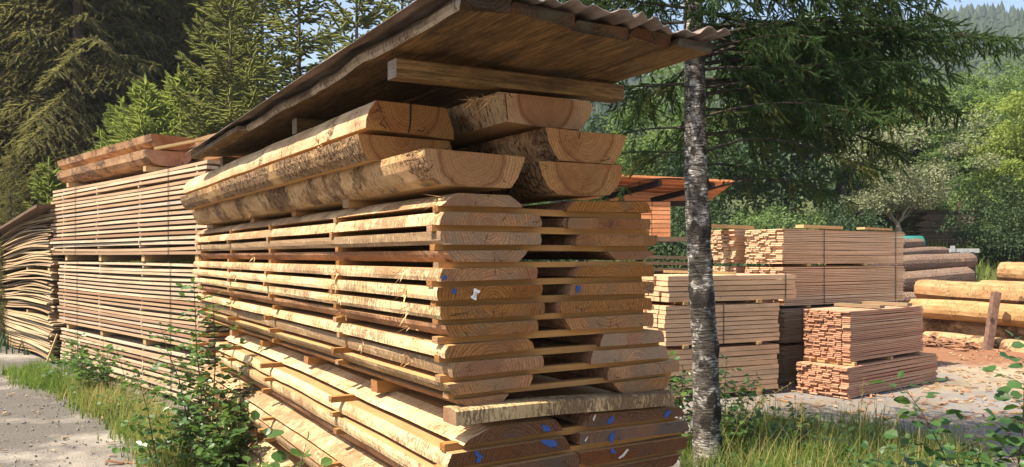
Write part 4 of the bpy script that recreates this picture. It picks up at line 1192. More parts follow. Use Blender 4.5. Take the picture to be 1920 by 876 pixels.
# red brown bark litter round the log piles
bx = m.math('MULTIPLY', m.math('SUBTRACT', X, 11.0), 0.16); by = m.math('MULTIPLY', m.math('SUBTRACT', Y, 15.6), 0.27)
bd = m.math('SQRT', m.math('ADD', m.math('MULTIPLY', bx, bx), m.math('MULTIPLY', by, by)))
bd = m.math('ADD', bd, m.math('MULTIPLY_ADD', m.noise(ps, 1.3, 5, 0.65), 0.8, -0.4))
litter = m.mix(m.noise(ps, 24.0, 4, 0.7), (0.12, 0.052, 0.03), (0.30, 0.155, 0.088))
col = m.mix(m.ramp(bd, [(0.75, 1.0), (1.05, 0.0)]), col, litter)
# earth and moss outside the yard
soil = m.mix(m.noise(ps, 5.0, 5, 0.65), (0.045, 0.055, 0.02), (0.10, 0.115, 0.04))
far = m.ramp(m.math('MULTIPLY', Y, 0.01), [(0.20, 0.0), (0.235, 1.0)])
left = m.ramp(m.math('MULTIPLY_ADD', m.math('ADD', X, m.math('MULTIPLY_ADD', Y, 0.9, -3.2)), -0.5, 1.0), [(0.4, 0.0), (0.6, 1.0)])
col = m.mix(far, col, soil)
hgt = m.math('ADD', m.math('MULTIPLY', peb, 0.8), m.math('ADD', m.math('MULTIPLY', fine, 0.5), m.math('MULTIPLY', mid, 2.0)))
GROUND = m.done(m.bsdf(col, 0.92, m.bump(hgt, 0.6, 0.014), 0.15))
link('ground', mesh('ground', V, Fs, GROUND, None, True), kind='structure')

# ------------------------------------------------------------------ foliage materials
def mat_leaf(name, a, b, trans=0.35, tcol=None, var=0.5, rough=0.65, nscale=1.6, spec=0.15):
    m = NM(name)
    rn = m.attr('rnd', 'Fac')
    n = m.noise(m.obj(), nscale, 3)
    f = m.math('ADD', m.math('MULTIPLY', rn, var), m.math('MULTIPLY', m.ramp(n, [(0.35, 0.0), (0.65, 1.0)]), 1 - var))
    c = m.mix(f, a, b)
    d = m.bsdf(c, rough, None, spec)
    t = m.node("ShaderNodeBsdfTranslucent", {'Color': m.mix(0.5, c, tcol or (b[0] * 1.6, b[1] * 1.7, b[2]))}).outputs[0]
    mx = m.node("ShaderNodeMixShader", {0: trans, 1: d, 2: t})
    return m.done(mx.outputs[0])
NEEDLE_DARK = mat_leaf('dark_spruce_needles', (0.095, 0.094, 0.042), (0.25, 0.225, 0.105), .5)
NEEDLE_LIGHT = mat_leaf('young_spruce_needles', (0.14, 0.185, 0.055), (0.33, 0.37, 0.125), .5)
NEEDLE_MID = mat_leaf('conifer_needles', (0.10, 0.12, 0.048), (0.27, 0.28, 0.115), .5)
NEEDLE_FIR = mat_leaf('drooping_fir_needles', (0.022, 0.055, 0.020), (0.075, 0.125, 0.038), .3)
NEEDLE_BROWN = mat_leaf('yellowing_fir_needles', (0.08, 0.095, 0.03), (0.17, 0.18, 0.05), .35)
LEAF_BG = mat_leaf('broadleaf_green', (0.06, 0.11, 0.04), (0.17, 0.24, 0.08), .35)
LEAF_YG = mat_leaf('broadleaf_yellow_green', (0.11, 0.165, 0.04), (0.28, 0.33, 0.085), .4)
LEAF_GREY = mat_leaf('grey_green_leaves', (0.11, 0.13, 0.075), (0.28, 0.295, 0.18), .25)
LEAF_DK = mat_leaf('dark_broadleaf', (0.02, 0.042, 0.02), (0.06, 0.095, 0.04), .2)
LEAF_ALD = mat_leaf('alder_leaves', (0.03, 0.075, 0.02), (0.095, 0.18, 0.042), .38, (0.22, 0.36, 0.06), .7, .38, 3.0, .5)
GRASSM = mat_leaf('grass_blades', (0.06, 0.11, 0.025), (0.17, 0.235, 0.05), .45, None, .8)
GRASSY = mat_leaf('dry_grass_blades', (0.20, 0.19, 0.06), (0.46, 0.38, 0.17), .35, None, .8)
TWIG = mat_plain('twig_bark', (0.085, 0.065, 0.045), .85, 30, .35, .3)
TRUNKM = mat_plain('spruce_bark', (0.10, 0.075, 0.055), .9, 9, .4, .6, .2, 0, .02)

# ------------------------------------------------------------------ foliage builders (numpy)
def frames(d, roll):
    """orthonormal frames with x along d"""
    d = d / np.maximum(1e-9, np.linalg.norm(d, axis=1, keepdims=True))
    up = np.tile(np.array([0, 0, 1.0]), (len(d), 1))
    up[np.abs(d[:, 2]) > .95] = (1, 0, 0)
    y = np.cross(up, d); y /= np.linalg.norm(y, axis=1, keepdims=True)
    z = np.cross(d, y)
    c, s = np.cos(roll)[:, None], np.sin(roll)[:, None]
    return d, y * c + z * s, z * c - y * s

def place(tv, tf, P, D, S, roll, rng, W=None, flop=None):
    """copy the template (tv, tf) to every P with x axis D, length S and cross size W"""
    n = len(P)
    x, y, z = frames(D, roll)
    S = S[:, None, None]; W_ = S if W is None else W[:, None, None]
    V = P[:, None, :] + x[:, None, :] * tv[None, :, 0:1] * S + y[:, None, :] * tv[None, :, 1:2] * W_ + z[:, None, :] * tv[None, :, 2:3] * W_
    k = len(tv)
    Fa = tf[None, :, :] + (np.arange(n) * k)[:, None, None]
    rnd = np.repeat(rng.random(n), k)
    return V.reshape(-1, 3), Fa.reshape(-1, tf.shape[1]), rnd

def shoot_template(n, nl, w, flat=False, seed=0, body=0.0, nb=3):
    """a twig of unit length with n needles of length nl; body: half width of the dense needle core"""
    r = np.random.default_rng(seed)
    V = []; Fs = []
    if body:
        for k in range(nb):
            a = math.pi * k / nb
            c, s_ = math.cos(a) * body, math.sin(a) * body
            b = len(V)
            V += [np.array(p) for p in ((0, 0, 0), (.3, c, s_), (.75, c * .8, s_ * .8), (1.08, 0, 0), (.75, -c * .8, -s_ * .8), (.3, -c, -s_))]
            Fs += [(b, b + 1, b + 5), (b + 1, b + 2, b + 5), (b + 2, b + 4, b + 5), (b + 2, b + 3, b + 4)]
    for i in range(n):
        t = .02 + .98 * i / n
        a = i * 2.4 + r.uniform(-.3, .3)
        if flat: a = (0 if i % 2 else math.pi) + r.uniform(-.5, .5)
        lean = .75 + r.uniform(-.2, .2)
        l = nl * (1.0 - .35 * t) * r.uniform(.8, 1.2)
        d = np.array([math.cos(lean), math.sin(lean) * math.cos(a), math.sin(lean) * math.sin(a)]) * l
        p = np.array([t, 0, 0]); q = p + d
        sd = np.array([.8, -math.sin(a) * .6, math.cos(a) * .6]) * w
        b = len(V)
        V += [p - sd, p + sd, q]
        Fs.append((b, b + 1, b + 2))
    return np.array(V), np.array(Fs)

def make_conifer(name, H, Rmax, seed, mat, whorl=.35, per=6, sl=.22, needles=12, nl=.28, nw=.035, droop=.35, tip_up=.25, z0=.4, shape=.9, lat=.42, fill=1.0, trunk_r=None, sparse=0.0, shoot_flat=False, hang=0.0, body=.10, nb=3):
    rng = np.random.default_rng(seed)
    P, D, S = [], [], []
    wood = MB()
    tr = trunk_r or H * .013
    wood.tube([(0, 0, -.3), (.02, .01, H * .3), (0, .02, H * .65), (0, 0, H)], [tr * 1.15, tr * .85, tr * .5, .008], 8)
    z = z0
    while z < H - .1:
        f = 1 - (z - z0) / (H - z0)
        Rl = Rmax * (f ** shape) * (.55 + .45 * min(1, (z - z0 + .4) / (H * .15)))
        nb = max(3, int(per * (.6 + .4 * f) + rng.uniform(-.5, .8)))
        a0 = rng.uniform(0, 6.28)
        for b in range(nb):
            if rng.random() < sparse: continue
            az = a0 + b * 6.283 / nb + rng.uniform(-.3, .3)
            L = max(.12, Rl * rng.uniform(.72, 1.15))
            zz = z + rng.uniform(-.4, .4) * whorl
            h = np.array([math.cos(az), math.sin(az), 0.0]); side = np.array([-h[1], h[0], 0.0])
            rise = .35 * (1 - f) + .05
            def axis(s):
                return np.array([0, 0, zz]) + h * (L * s) + np.array([0, 0, 1.0]) * L * (rise * s - droop * f * s * s * 1.1 + tip_up * s ** 3 * .6)
            pts = [axis(s) for s in (0, .33, .66, 1)]
            wood.tube([tuple(p) for p in pts], [max(.006, .018 * L ** .7), .012 * L ** .7, .008 * L ** .7, .003], 4, 0, False)
            nlat = max(3, int(L / (sl * .62) * fill))
            for k in range(nlat + 1):
                s = .12 + .88 * k / nlat
                p = axis(s); ax = axis(min(1.0, s + .05)) - axis(s - .05); ax /= np.linalg.norm(ax)
                P.append(p); D.append(ax + rng.normal(0, .12, 3)); S.append(sl * rng.uniform(.8, 1.2))
                ll = min(L * lat, (1 - s) * L * .75 + sl * .5) * rng.uniform(.7, 1.15)
                for sg in (-1, 1):
                    ld = ax * .62 + side * sg * .8 + np.array([0, 0, -.12 - hang * rng.uniform(.5, 1.3)])
                    ld /= np.linalg.norm(ld)
                    m_ = max(1, int(ll / (sl * .75) * fill))
                    for q in range(m_):
                        t = (q + .3) / m_
                        pp = p + ld * ll * t + np.array([0, 0, -.10 * ll * t * t - hang * ll * t * t * .6])
                        P.append(pp); D.append(ld + np.array([0, 0, -hang * t]) + rng.normal(0, .16, 3)); S.append(sl * rng.uniform(.75, 1.15))
                        if rng.random() < .8 * fill:
                            P.append(pp); D.append(ld * .6 + ax * .6 + side * sg * rng.uniform(-.9, .5) + rng.normal(0, .2, 3) + np.array([0, 0, -hang * .8])); S.append(sl * rng.uniform(.5, .85))
        z += whorl * (.75 + .5 * rng.random()) * (.6 + .4 * f)
    P.append(np.array([0, 0, H - .05])); D.append(np.array([0, 0, 1.0])); S.append(sl * 1.3)
    tv, tf = shoot_template(needles, nl, nw, shoot_flat, seed, body, nb)
    print(name, 'shoots', len(P), 'tris', len(P) * len(tf))
    P, D, S = np.array(P), np.array(D), np.array(S)
    V, Fa, rnd = place(tv, tf, P, D, S, rng.uniform(0, 6.28, len(P)), rng)
    crown = mesh(name + '_crown', V, Fa, mat, None, False, {'rnd': rnd})
    trunk = wood.mesh(name + '_trunk', TRUNKM, True)
    return trunk, crown

def put_tree(name, meshes, loc, rz, sc, label, group, cat='tree', scz=None):
    t = empty(name, loc, rz, label, cat, group)
    t.scale = (sc, sc, scz or sc)
    link('trunk', meshes[0], t); link('crown', meshes[1], t)
    return t

LEAF_T = (np.array([[0, 0, 0], [.45, -.32, .06], [1, 0, -.05], [.45, .32, .06]]), np.array([[0, 1, 2], [0, 2, 3]]))
def make_broadleaf(name, H, Rc, seed, mat, nleaf=9000, leaf=.16, trunk_h=.35, blobs=26, bark=None, spread=.7, flat=.75, gap=.55, forks=5, tr=.02, clump=.55, cz=.62, czr=.38):
    """trunk with forking limbs; leaves in clumps around the limb ends"""
    rng = np.random.default_rng(seed)
    wood = MB(); tips = []
    def branch(p, d, L, r, lvl):
        pts = [p]; rad = [r]; q = p.copy(); dd = d.copy()
        n = 4
        for i in range(n):
            dd = dd + rng.normal(0, .16, 3) + np.array([0, 0, .05]); dd /= np.linalg.norm(dd)
            q = q + dd * L / n
            pts.append(q.copy()); rad.append(r * (1 - .5 * (i + 1) / n))
        wood.tube([tuple(x) for x in pts], rad, 6 if lvl < 2 else 4, 0, False)
        if lvl >= 3:
            tips.append((q, L)); return
        tips.append((q, L)) if lvl >= 2 else None
        k = forks if lvl == 0 else int(rng.integers(2, 4))
        for c in range(k):
            az = rng.uniform(0, 6.28) if lvl else c * 6.283 / k + rng.uniform(-.4, .4)
            nd = dd * (.55 if lvl else .5) + np.array([math.cos(az), math.sin(az), rng.uniform(-.1, .45)]) * spread
            nd /= np.linalg.norm(nd)
            st = pts[-1] if c < 2 else pts[int(rng.integers(2, 5))]
            branch(np.array(st), nd, L * rng.uniform(.55, .85), rad[-1] * rng.uniform(.55, .8), lvl + 1)
    branch(np.array([0, 0, -.2]), np.array([rng.uniform(-.1, .1), rng.uniform(-.1, .1), 1.0]), H * trunk_h, H * tr, 0)
    tp = np.array([t[0] for t in tips])
    c = np.array([0, 0, H * cz])
    # pull the limb ends into the crown's envelope and add extra clumps
    extra = rng.normal(0, 1, (blobs, 3)); extra /= np.linalg.norm(extra, axis=1, keepdims=True)
    extra = extra * np.array([Rc, Rc, H * czr]) * (rng.uniform(.3, 1.2, (blobs, 1)) ** .7) + c
    cl = np.vstack([tp, extra]) if len(tp) else extra
    cr = rng.uniform(.55, 1.3, len(cl)) * Rc * .235 * (clump / .55)
    idx = rng.integers(0, len(cl), nleaf)
    g = rng.normal(0, 1, (nleaf, 3)); g /= np.linalg.norm(g, axis=1, keepdims=True)
    rad = (rng.uniform(0, 1, (nleaf, 1)) ** .38)
    P = cl[idx] + g * rad * cr[idx][:, None] * np.array([1.15, 1.15, flat])
    D = g * .6 + rng.normal(0, .5, (nleaf, 3)) + np.array([0, 0, -.25])
    S = leaf * rng.uniform(.6, 1.3, nleaf)
    V, Fa, rnd = place(LEAF_T[0], LEAF_T[1], P, D, S, rng.uniform(-.9, .9, nleaf), rng)
    return wood.mesh(name + '_trunk', bark or TRUNKM, True), mesh(name + '_crown', V, Fa, mat, None, False, {'rnd': rnd})

# ------------------------------------------------------------------ forest on the left
DS1 = make_conifer('forest_spruce', 20.0, 3.5, 1, NEEDLE_DARK, .52, 7, .36, 10, .30, .038, .55, .12, .6, .62, .42, .95, .22, 0, False, .45, .06, 2)
DS2 = make_conifer('forest_spruce_b', 17.0, 3.1, 2, NEEDLE_DARK, .52, 7, .36, 10, .30, .038, .65, .10, .6, .60, .42, .95, .2, 0, False, .6, .06, 2)
GF = 'dark spruces of the forest edge'
dist_names = ['leftmost in view', 'second from the left edge', 'third from the left edge', 'fourth from the left edge', 'fifth from the left edge']
spots = [(-45, 21.5, 0, 1.0), (62, 23.5, 1, 1.1), (150, 21.0, 0, .95), (235, 24.5, 1, 1.12), (315, 23.5, 0, 1.05)]
for k, (x, Yd, kind, sc) in enumerate(spots):
    X_ = (x - CX) / F * Yd
    put_tree('spruce', DS1 if kind == 0 else DS2, (X_, Yd, ground_z(X_, Yd) - .2), k * 1.3, sc, f'tall dark spruce of the forest edge, {dist_names[k]}', GF)
rear = [(-10, 29), (108, 30), (190, 31), (275, 32), (350, 30), (30, 35), (-90, 27), (385, 36)]
for k, (x, Yd) in enumerate(rear):
    X_ = (x - CX) / F * Yd
    put_tree('spruce', DS2 if k % 2 else DS1, (X_, Yd, ground_z(X_, Yd) - .2), k * .9 + .5, 1.15, f'dark spruce in the second row of the forest edge, number {["one", "two", "three", "four", "five", "six", "seven", "eight"][k]} from the left edge', GF)
# young light green spruces and taller conifers behind the board stack
YS = make_conifer('young_spruce', 5.6, 1.95, 11, NEEDLE_LIGHT, .29, 7, .21, 12, .30, .035, .12, .5, .5, .85, .45, 1.05, .05, 0, False, 0, .11, 3)
YS2 = make_conifer('young_spruce_b', 4.2, 1.4, 12, NEEDLE_LIGHT, .29, 7, .21, 12, .30, .035, .12, .5, .4, .85, .45, 1.05, .05, 0, False, 0, .11, 3)
MC = make_conifer('mid_conifer', 9.0, 1.75, 13, NEEDLE_MID, .34, 7, .22, 12, .30, .035, .15, .45, .8, .75, .42, 1.0, .09, .05, False, .05, .11, 3)
MS = make_conifer('open_conifer', 10.5, 1.9, 14, NEEDLE_MID, .38, 7, .22, 12, .30, .035, .2, .4, .8, .65, .42, .9, .09, .15, False, .1, .11, 3)
GYc = 'conifers behind the board stack'
for (x, Yd, ms, rz, sc, lb) in ((272, 17.0, YS, .4, 1.0, 'light green young spruce with pointed top behind the half logs'),
                               (190, 16.6, YS2, 1.9, .98, 'low light green spruce, left of the pointed young one'),
                               (92, 17.2, YS2, 3.0, .92, 'lowest light green spruce beside the far half log ends'),
                               (432, 16.8, MC, .8, .98, 'green spruce with upswept branches between forest and open conifers'),
                               (352, 16.6, YS2, 5.0, .86, 'light green spruce close behind the board stack, under the upswept one'),
                               (562, 18.5, MS, 2.0, 1.0, 'open conifer with visible stem and sky behind it'),
                               (668, 17.5, MC, 4.1, 1.0, 'dense green conifer just above the roof sheet edge'),
                               (490, 20.5, MS, 5.3, 1.05, 'thin conifer between the upswept spruce and the open one'),
                               (755, 19.5, MS, 1.1, .98, 'thin conifer nearest the roof corner'),
                               (335, 18.2, YS, 2.6, 1.08, 'light green young spruce half hidden between pointed one and upswept one'),
                               (228, 18.6, YS2, 4.4, 1.25, 'light green spruce top peeping left behind the pointed young one'),
                               (20, 16.5, DS2, 2.2, .24, 'small dark spruce at the left edge above the slab wood')):
    X_ = (x - CX) / F * Yd
    put_tree('spruce', ms, (X_, Yd, ground_z(X_, Yd) - .15), rz, sc, lb, GYc)

# ------------------------------------------------------------------ the mottled tree with drooping boughs beside the stack
m = NM('mottled_white_bark')
oc = m.obj()
lent = m.noise(m.mul(oc, (11, 11, 75)), 1.0, 5, 0.75, 0.6)
big = m.noise(m.mul(oc, (5.5, 5.5, 4.5)), 1.0, 6, 0.68, 0.6)
med = m.noise(m.mul(oc, (16, 16, 30)), 1.0, 4, 0.7)
c = m.mix(m.ramp(lent, [(0.40, 0.0), (0.54, 1.0)]), (0.60, 0.57, 0.53), (0.05, 0.043, 0.037))
c = m.mix(m.ramp(med, [(0.50, 0.0), (0.64, 0.8)]), c, (0.17, 0.15, 0.13))
c = m.mix(m.ramp(big, [(0.46, 0.0), (0.525, 0.97)]), c, m.mix(m.ramp(lent, [(0.4, 0.0), (0.6, 1.0)]), (0.11, 0.095, 0.08), (0.022, 0.019, 0.017)))
scar = m.math('ADD', m.attr('rnd', 'Fac'), m.math('MULTIPLY_ADD', m.noise(m.mul(oc, (24, 24, 34)), 1.0, 5, 0.75), 1.2, -0.6))
c = m.mix(m.ramp(scar, [(0.36, 0.0), (0.52, 1.0)]), c, m.mix(lent, (0.010, 0.008, 0.008), (0.06, 0.05, 0.042)))
BIRCH = m.done(m.bsdf(c, 0.85, m.bump(m.math('SUBTRACT', m.math('ADD', med, big), lent), 1.0, 0.02), 0.2))
tb = gp(1326, 884)                       # foot of the trunk
LIMBM = mat_plain('dark_limb_bark', (0.040, 0.031, 0.024), .9, 30, .4, .3)
tree = empty('fir_tree', (tb.x, tb.y, 0), 0, 'tall tree with mottled white bark and drooping dark fir boughs, beside the stack', 'tree')
rng = random.Random(33)
def trunk_c(z):
    """lean measured from the photograph"""
    t = z / 3.5
    return Vector((-.105 * t + .012 * math.sin(z * 2.1), .05 * t, z))
def trunk_r(z): return .114 * (1 - z * .075) + .30 * max(0, .3 - z) ** 1.6
scars = [(.42, 4.4, .10), (.50, 5.4, .12), (.62, 4.9, .10), (1.02, 5.7, .10), (1.42, 4.3, .12), (1.45, 5.2, .12), (1.50, 3.6, .10), (1.98, 5.0, .13), (2.02, 4.2, .12), (2.08, 5.9, .12), (2.42, 5.6, .06), (2.65, 4.35, .075), (2.67, 5.35, .07),
         (2.85, 4.8, .06), (3.1, 5.1, .07), (1.2, 2.0, .1), (2.3, 1.0, .1), (.9, 4.2, .05), (1.75, 5.8, .07), (.25, 5.9, .08)]
nz, na = 150, 40
V = []; RN = []
ztop = 9.2
for j in range(nz + 1):
    z = -.25 + (ztop + .25) * (j / nz) ** 1.15
    c = trunk_c(z)
    for k in range(na):
        a = 2 * math.pi * k / na
        r = trunk_r(max(0, z)) * (1 + .03 * math.sin(3 * a + z * 1.7) + .02 * math.sin(5 * a - z * 3.1))
        if z > 5: r = trunk_r(5) * max(.06, 1 - (z - 5) / 4.4)
        dark = 0.0
        for (sz, sa, sr) in scars:
            da = (a - sa + math.pi) % (2 * math.pi) - math.pi
            dd = math.hypot(da * .125, (z - sz) * 1.0 + .02 * math.sin(a * 7)) / (sr * .72)
            if dd < 2.2:
                g = math.exp(-dd * dd * 1.6)
                r += .032 * g - .03 * math.exp(-(dd * 2.6) ** 2)
                dark = max(dark, g * 1.15)
        r *= 1 + rng.uniform(-.012, .012)
        V.append((c.x + math.cos(a) * r, c.y + math.sin(a) * r, z)); RN.append(min(1, dark + rng.uniform(-.12, .12) * (dark > .1)))
Fs = np.array([(j * na + k, j * na + (k + 1) % na, (j + 1) * na + (k + 1) % na, (j + 1) * na + k) for j in range(nz) for k in range(na)])
link('trunk', mesh('trunk', V, Fs, BIRCH, None, True, {'rnd': RN}), tree)

nrng = np.random.default_rng(91)
BOUGHS = []   # (height, azimuth deg, length, rise, droop, density, brown share)
for (z, az, L, rise, dr, dens, br) in (
        (2.36, 6, 1.35, .40, .50, .30, .8), (2.50, 26, 1.6, .45, .62, .55, .5), (2.66, -14, 1.5, .42, .58, .6, .45), (2.82, 12, 2.0, .42, .55, .9, .25), (2.95, -30, 1.5, .38, .5, .7, .3),
        (3.02, 38, 1.8, .38, .5, .9, .15), (3.12, 0, 2.2, .36, .46, 1.0, .08), (3.22, 20, 2.1, .34, .45, 1.0, .06), (3.32, -20, 1.9, .32, .45, .95, .06), (3.42, 9, 2.45, .30, .38, 1.0, .03), (3.52, 30, 2.2, .28, .4, 1.0, .03),
        (3.62, -7, 2.5, .26, .32, 1.0, .02), (3.72, 16, 2.6, .26, .30, 1.0, .02), (3.85, 44, 2.1, .25, .36, 1.0, 0), (3.98, -26, 2.0, .22, .36, .9, 0), (4.1, 4, 2.5, .22, .32, 1.0, 0), (4.25, 24, 2.3, .2, .34, 1.0, 0), (4.42, -12, 2.2, .2, .34, .9, 0),
        (4.6, 12, 2.2, .2, .34, .95, 0), (4.8, 34, 2.0, .2, .34, .9, 0), (5.05, -4, 2.0, .18, .34, .9, 0), (3.45, 3, 2.75, .40, .30, .8, .02),
        (2.46, 150, 1.0, .12, .40, .26, .6), (2.70, 172, 1.1, .10, .42, .30, .5), (2.92, 128, 1.4, .18, .45, .4, .35), (3.25, 160, 1.6, .2, .42, .55, .2), (3.55, 142, 1.8, .22, .4, .8, .08), (3.8, 175, 1.7, .2, .38, .8, .05), (4.0, 155, 2.0, .2, .36, .95, 0), (4.3, 138, 1.9, .2, .36, .95, 0), (4.6, 168, 1.8, .2, .36, .9, 0),
        (3.05, 75, 1.7, .25, .48, .7, .25), (3.4, 100, 1.8, .25, .45, .8, .1), (3.8, 60, 2.0, .2, .4, .9, 0), (4.2, 95, 1.9, .2, .4, .9, 0), (4.6, 118, 1.7, .2, .4, .8, 0), (5.3, 20, 1.8, .2, .4, .8, 0), (5.4, 160, 1.5, .2, .4, .8, 0),
        (3.5, -58, 1.3, .2, .45, .5, .1), (4.0, -72, 1.4, .2, .42, .5, 0), (4.5, -52, 1.6, .2, .4, .7, 0), (5.8, 80, 1.4, .2, .3, .8, 0), (6.2, 0, 1.4, .2, .3, .8, 0), (6.6, 190, 1.2, .2, .3, .8, 0), (5.6, -30, 1.6, .2, .35, .8, 0)):
    BOUGHS.append((z, R(az), L, rise, dr, dens, br))
for (z, az, L, rise, dr, dens, br) in ((3.75, -95, 1.0, .2, .3, .9, 0), (3.95, -70, 1.2, .2, .3, 1.0, 0), (4.15, -110, 1.2, .15, .3, 1.0, 0), (4.4, -85, 1.4, .1, .3, 1.0, 0), (4.0, -125, 1.3, .15, .3, .9, 0), (4.3, -140, 1.5, .15, .3, .9, 0), (3.9, 195, 1.6, .15, .3, .9, 0), (4.1, 205, 1.5, .15, .3, .9, 0),
        (3.3, 52, 2.0, .3, .4, 1.0, .05), (3.6, 12, 1.8, .2, .3, 1.0, 0), (3.45, -6, 1.7, .2, .35, 1.0, 0), (3.8, 26, 1.8, .2, .3, 1.0, 0), (4.0, -16, 1.9, .2, .3, 1.0, 0), (3.2, -10, 1.7, .3, .4, 1.0, .05), (3.25, 34, 1.6, .3, .4, 1.0, .05)):
    BOUGHS.append((z, R(az), L, rise, dr, dens, br))
limbs = MB()
Pg, Dg, Sg, Pb, Db, Sb = [], [], [], [], [], []
UPV = np.array([0, 0, 1.0])
for (z, az, L, rise, dr, dens, br) in BOUGHS:
    c = trunk_c(z); base = np.array([c.x, c.y, z])
    h = np.array([math.cos(az), math.sin(az), 0]); side = np.array([-h[1], h[0], 0])
    bend = nrng.uniform(-.12, .12); kink = nrng.uniform(-.03, .03); kp = nrng.uniform(0, 6)
    rise, dr = rise * .62, dr * .62
    def ax(s): return base + h * (L * s) + side * L * (bend * s * s + .02 * math.sin(s * 7 + kp)) + UPV * L * (rise * s - dr * s * s + kink * math.sin(s * 6 + kp))
    ss = np.linspace(0, 1, 9)
    limbs.tube([tuple(ax(s)) for s in ss], [max(.004, .026 * (L / 3) * (1 - .9 * s)) for s in ss], 5, 0, False)
    nl_ = int(L / .055)
    for k in range(nl_):
        s = .12 + .88 * (k + nrng.random()) / nl_
        if nrng.random() > dens * (.35 + .9 * s): continue
        p = ax(s); d = ax(min(1, s + .04)) - ax(s - .04); d /= np.linalg.norm(d)
        for sg in (-1, 1):
            pend = nrng.random() < .45
            ll = (.10 + .50 * L / 3 * min(1, (1.06 - s) * 1.9)) * nrng.uniform(.45, 1.2)
            hang = nrng.uniform(.8, 1.8) if pend else nrng.uniform(-.1, .4)
            ld = d * nrng.uniform(.35, .85) + side * sg * nrng.uniform(.35, .95) - UPV * hang; ld /= np.linalg.norm(ld)
            if pend: ll *= .8
            tw = [p, p + ld * ll * .5 - UPV * .03 * ll, p + ld * ll - UPV * .16 * ll]
            if ll > .2: limbs.tube([tuple(q) for q in tw], [.0045, .0035, .002], 3, 0, False)
            m_ = max(2, int(ll / .052))
            brown = nrng.random() < br * .7
            for q in range(m_):
                t = (q + .35) / m_
                pp = p + ld * ll * t - UPV * .16 * ll * t * t
                for rep_ in range(2):
                    if nrng.random() > .95: continue
                    dd = ld + nrng.normal(0, .42, 3) - UPV * nrng.uniform(0, .35) * t + (side * sg * nrng.uniform(-.9, .9) if rep_ else 0)
                    (Pb if brown else Pg).append(pp); (Db if brown else Dg).append(dd); (Sb if brown else Sg).append(.10 * nrng.uniform(.6, 1.3))
        (Pg).append(p); Dg.append(d); Sg.append(.11)
limbs.build('limbs', LIMBM, tree)
tv, tf = shoot_template(18, .26, .034, False, 3, .06, 2)
for P_, D_, S_, mt, nm in ((Pg, Dg, Sg, NEEDLE_FIR, 'crown'), (Pb, Db, Sb, NEEDLE_BROWN, 'yellowing_needles')):
    P_, D_, S_ = np.array(P_), np.array(D_), np.array(S_)
    V, Fa, rnd = place(tv, tf, P_, D_, S_, nrng.uniform(0, 6.28, len(P_)), nrng)
    link(nm, mesh(nm, V, Fa, mt, None, False, {'rnd': rnd}), tree)
print('fir shoots', len(Pg), len(Pb))

# ------------------------------------------------------------------ broadleaf trees and bushes on the right
BT1 = make_broadleaf('broadleaf', 9.0, 3.0, 21, LEAF_BG, 24000, .17, .35, 60)
BT2 = make_broadleaf('broadleaf_yg', 8.0, 2.8, 22, LEAF_YG, 22000, .17, .35, 60)
BT3 = make_broadleaf('broadleaf_dark', 7.0, 2.8, 23, LEAF_DK, 20000, .18, .35, 60)
BUSH = make_broadleaf('bush', 3.2, 2.0, 24, LEAF_BG, 11000, .12, .18, 50, None, .9, .8, .5, 5, .012)
BUSHD = make_broadleaf('bush_dark', 3.4, 2.2, 25, LEAF_DK, 11000, .12, .18, 50, None, .9, .8, .5, 5, .012)
GREYBARK = mat_plain('pale_twisted_bark', (0.27, 0.22, 0.17), .85, 10, .35, .5, .2, 0, .02)
GT = make_broadleaf('grey_tree', 5.2, 2.9, 26, LEAF_GREY, 18000, .09, .24, 22, GREYBARK, .95, .55, .5, 4, .034, .5, .70, .24)
GB = 'broadleaf trees behind the yard'
tgrey = at(1690, 448, 28.5)
put_tree('grey_tree', GT, (tgrey.x, tgrey.y, 2.0), .6, 1.0, 'grey green gnarled tree with pale forked trunk above the dark board stack', GB)
trees = [(1480, 33, BT3, 1.0, 'dark broadleaf tree behind the tall yard stack'), (1380, 31, BUSHD, 1.5, 'dark bush right behind the tree trunk beyond the yard stacks'), (1560, 34, BT1, .95, 'green broadleaf tree between dark tree and grey tree'),
         (1845, 36, BT1, .80, 'rounded green tree at the right edge above the grass slope'), (1930, 30, BT2, .80, 'bright yellow green tree cut by the right edge'), (1780, 42, BT3, 1.0, 'dark tall tree behind the grey tree'),
         (1640, 40, BT2, .9, 'yellow green tree behind the grey tree, towards the trunk'), (1890, 46, BT2, 1.05, 'tall yellow green tree high at the right edge'), (1270, 36, BT1, 1.0, 'green tree between shelter roof and mottled trunk'),
         (1200, 42, BT2, .95, 'light green tree above the shelter roof'), (1330, 44, BT2, .95, 'light green tree seen right behind the mottled trunk'), (1430, 48, BT1, 1.0, 'tall green tree behind the drooping boughs'),
         (1540, 52, BT2, 1.05, 'tall yellow green tree behind the drooping boughs'), (1700, 55, BT1, 1.0, 'tall green tree farther back over the grey tree'), (1120, 46, BT3, 1.3, 'dark tree glimpsed beside the half log ends'),
         (1985, 40, BT1, .9, 'green tree just outside the right edge'), (1060, 40, BT1, .8, 'green tree hidden low behind the big stack, shelter side'), (960, 36, BT3, .8, 'dark tree hidden behind the middle of the big stack'),
         (860, 38, BT1, .8, 'green tree hidden behind the roof of the big stack'), (1010, 30, BUSHD, 1.1, 'dark bush hidden behind the plank ends of the big stack')]
for k, (x, Yd, ms, sc, lb) in enumerate(trees):
    X_ = (x - CX) / F * Yd
    put_tree('broadleaf_tree', ms, (X_, Yd, ground_z(X_, Yd) - .2), k * 1.1, sc, lb, GB)
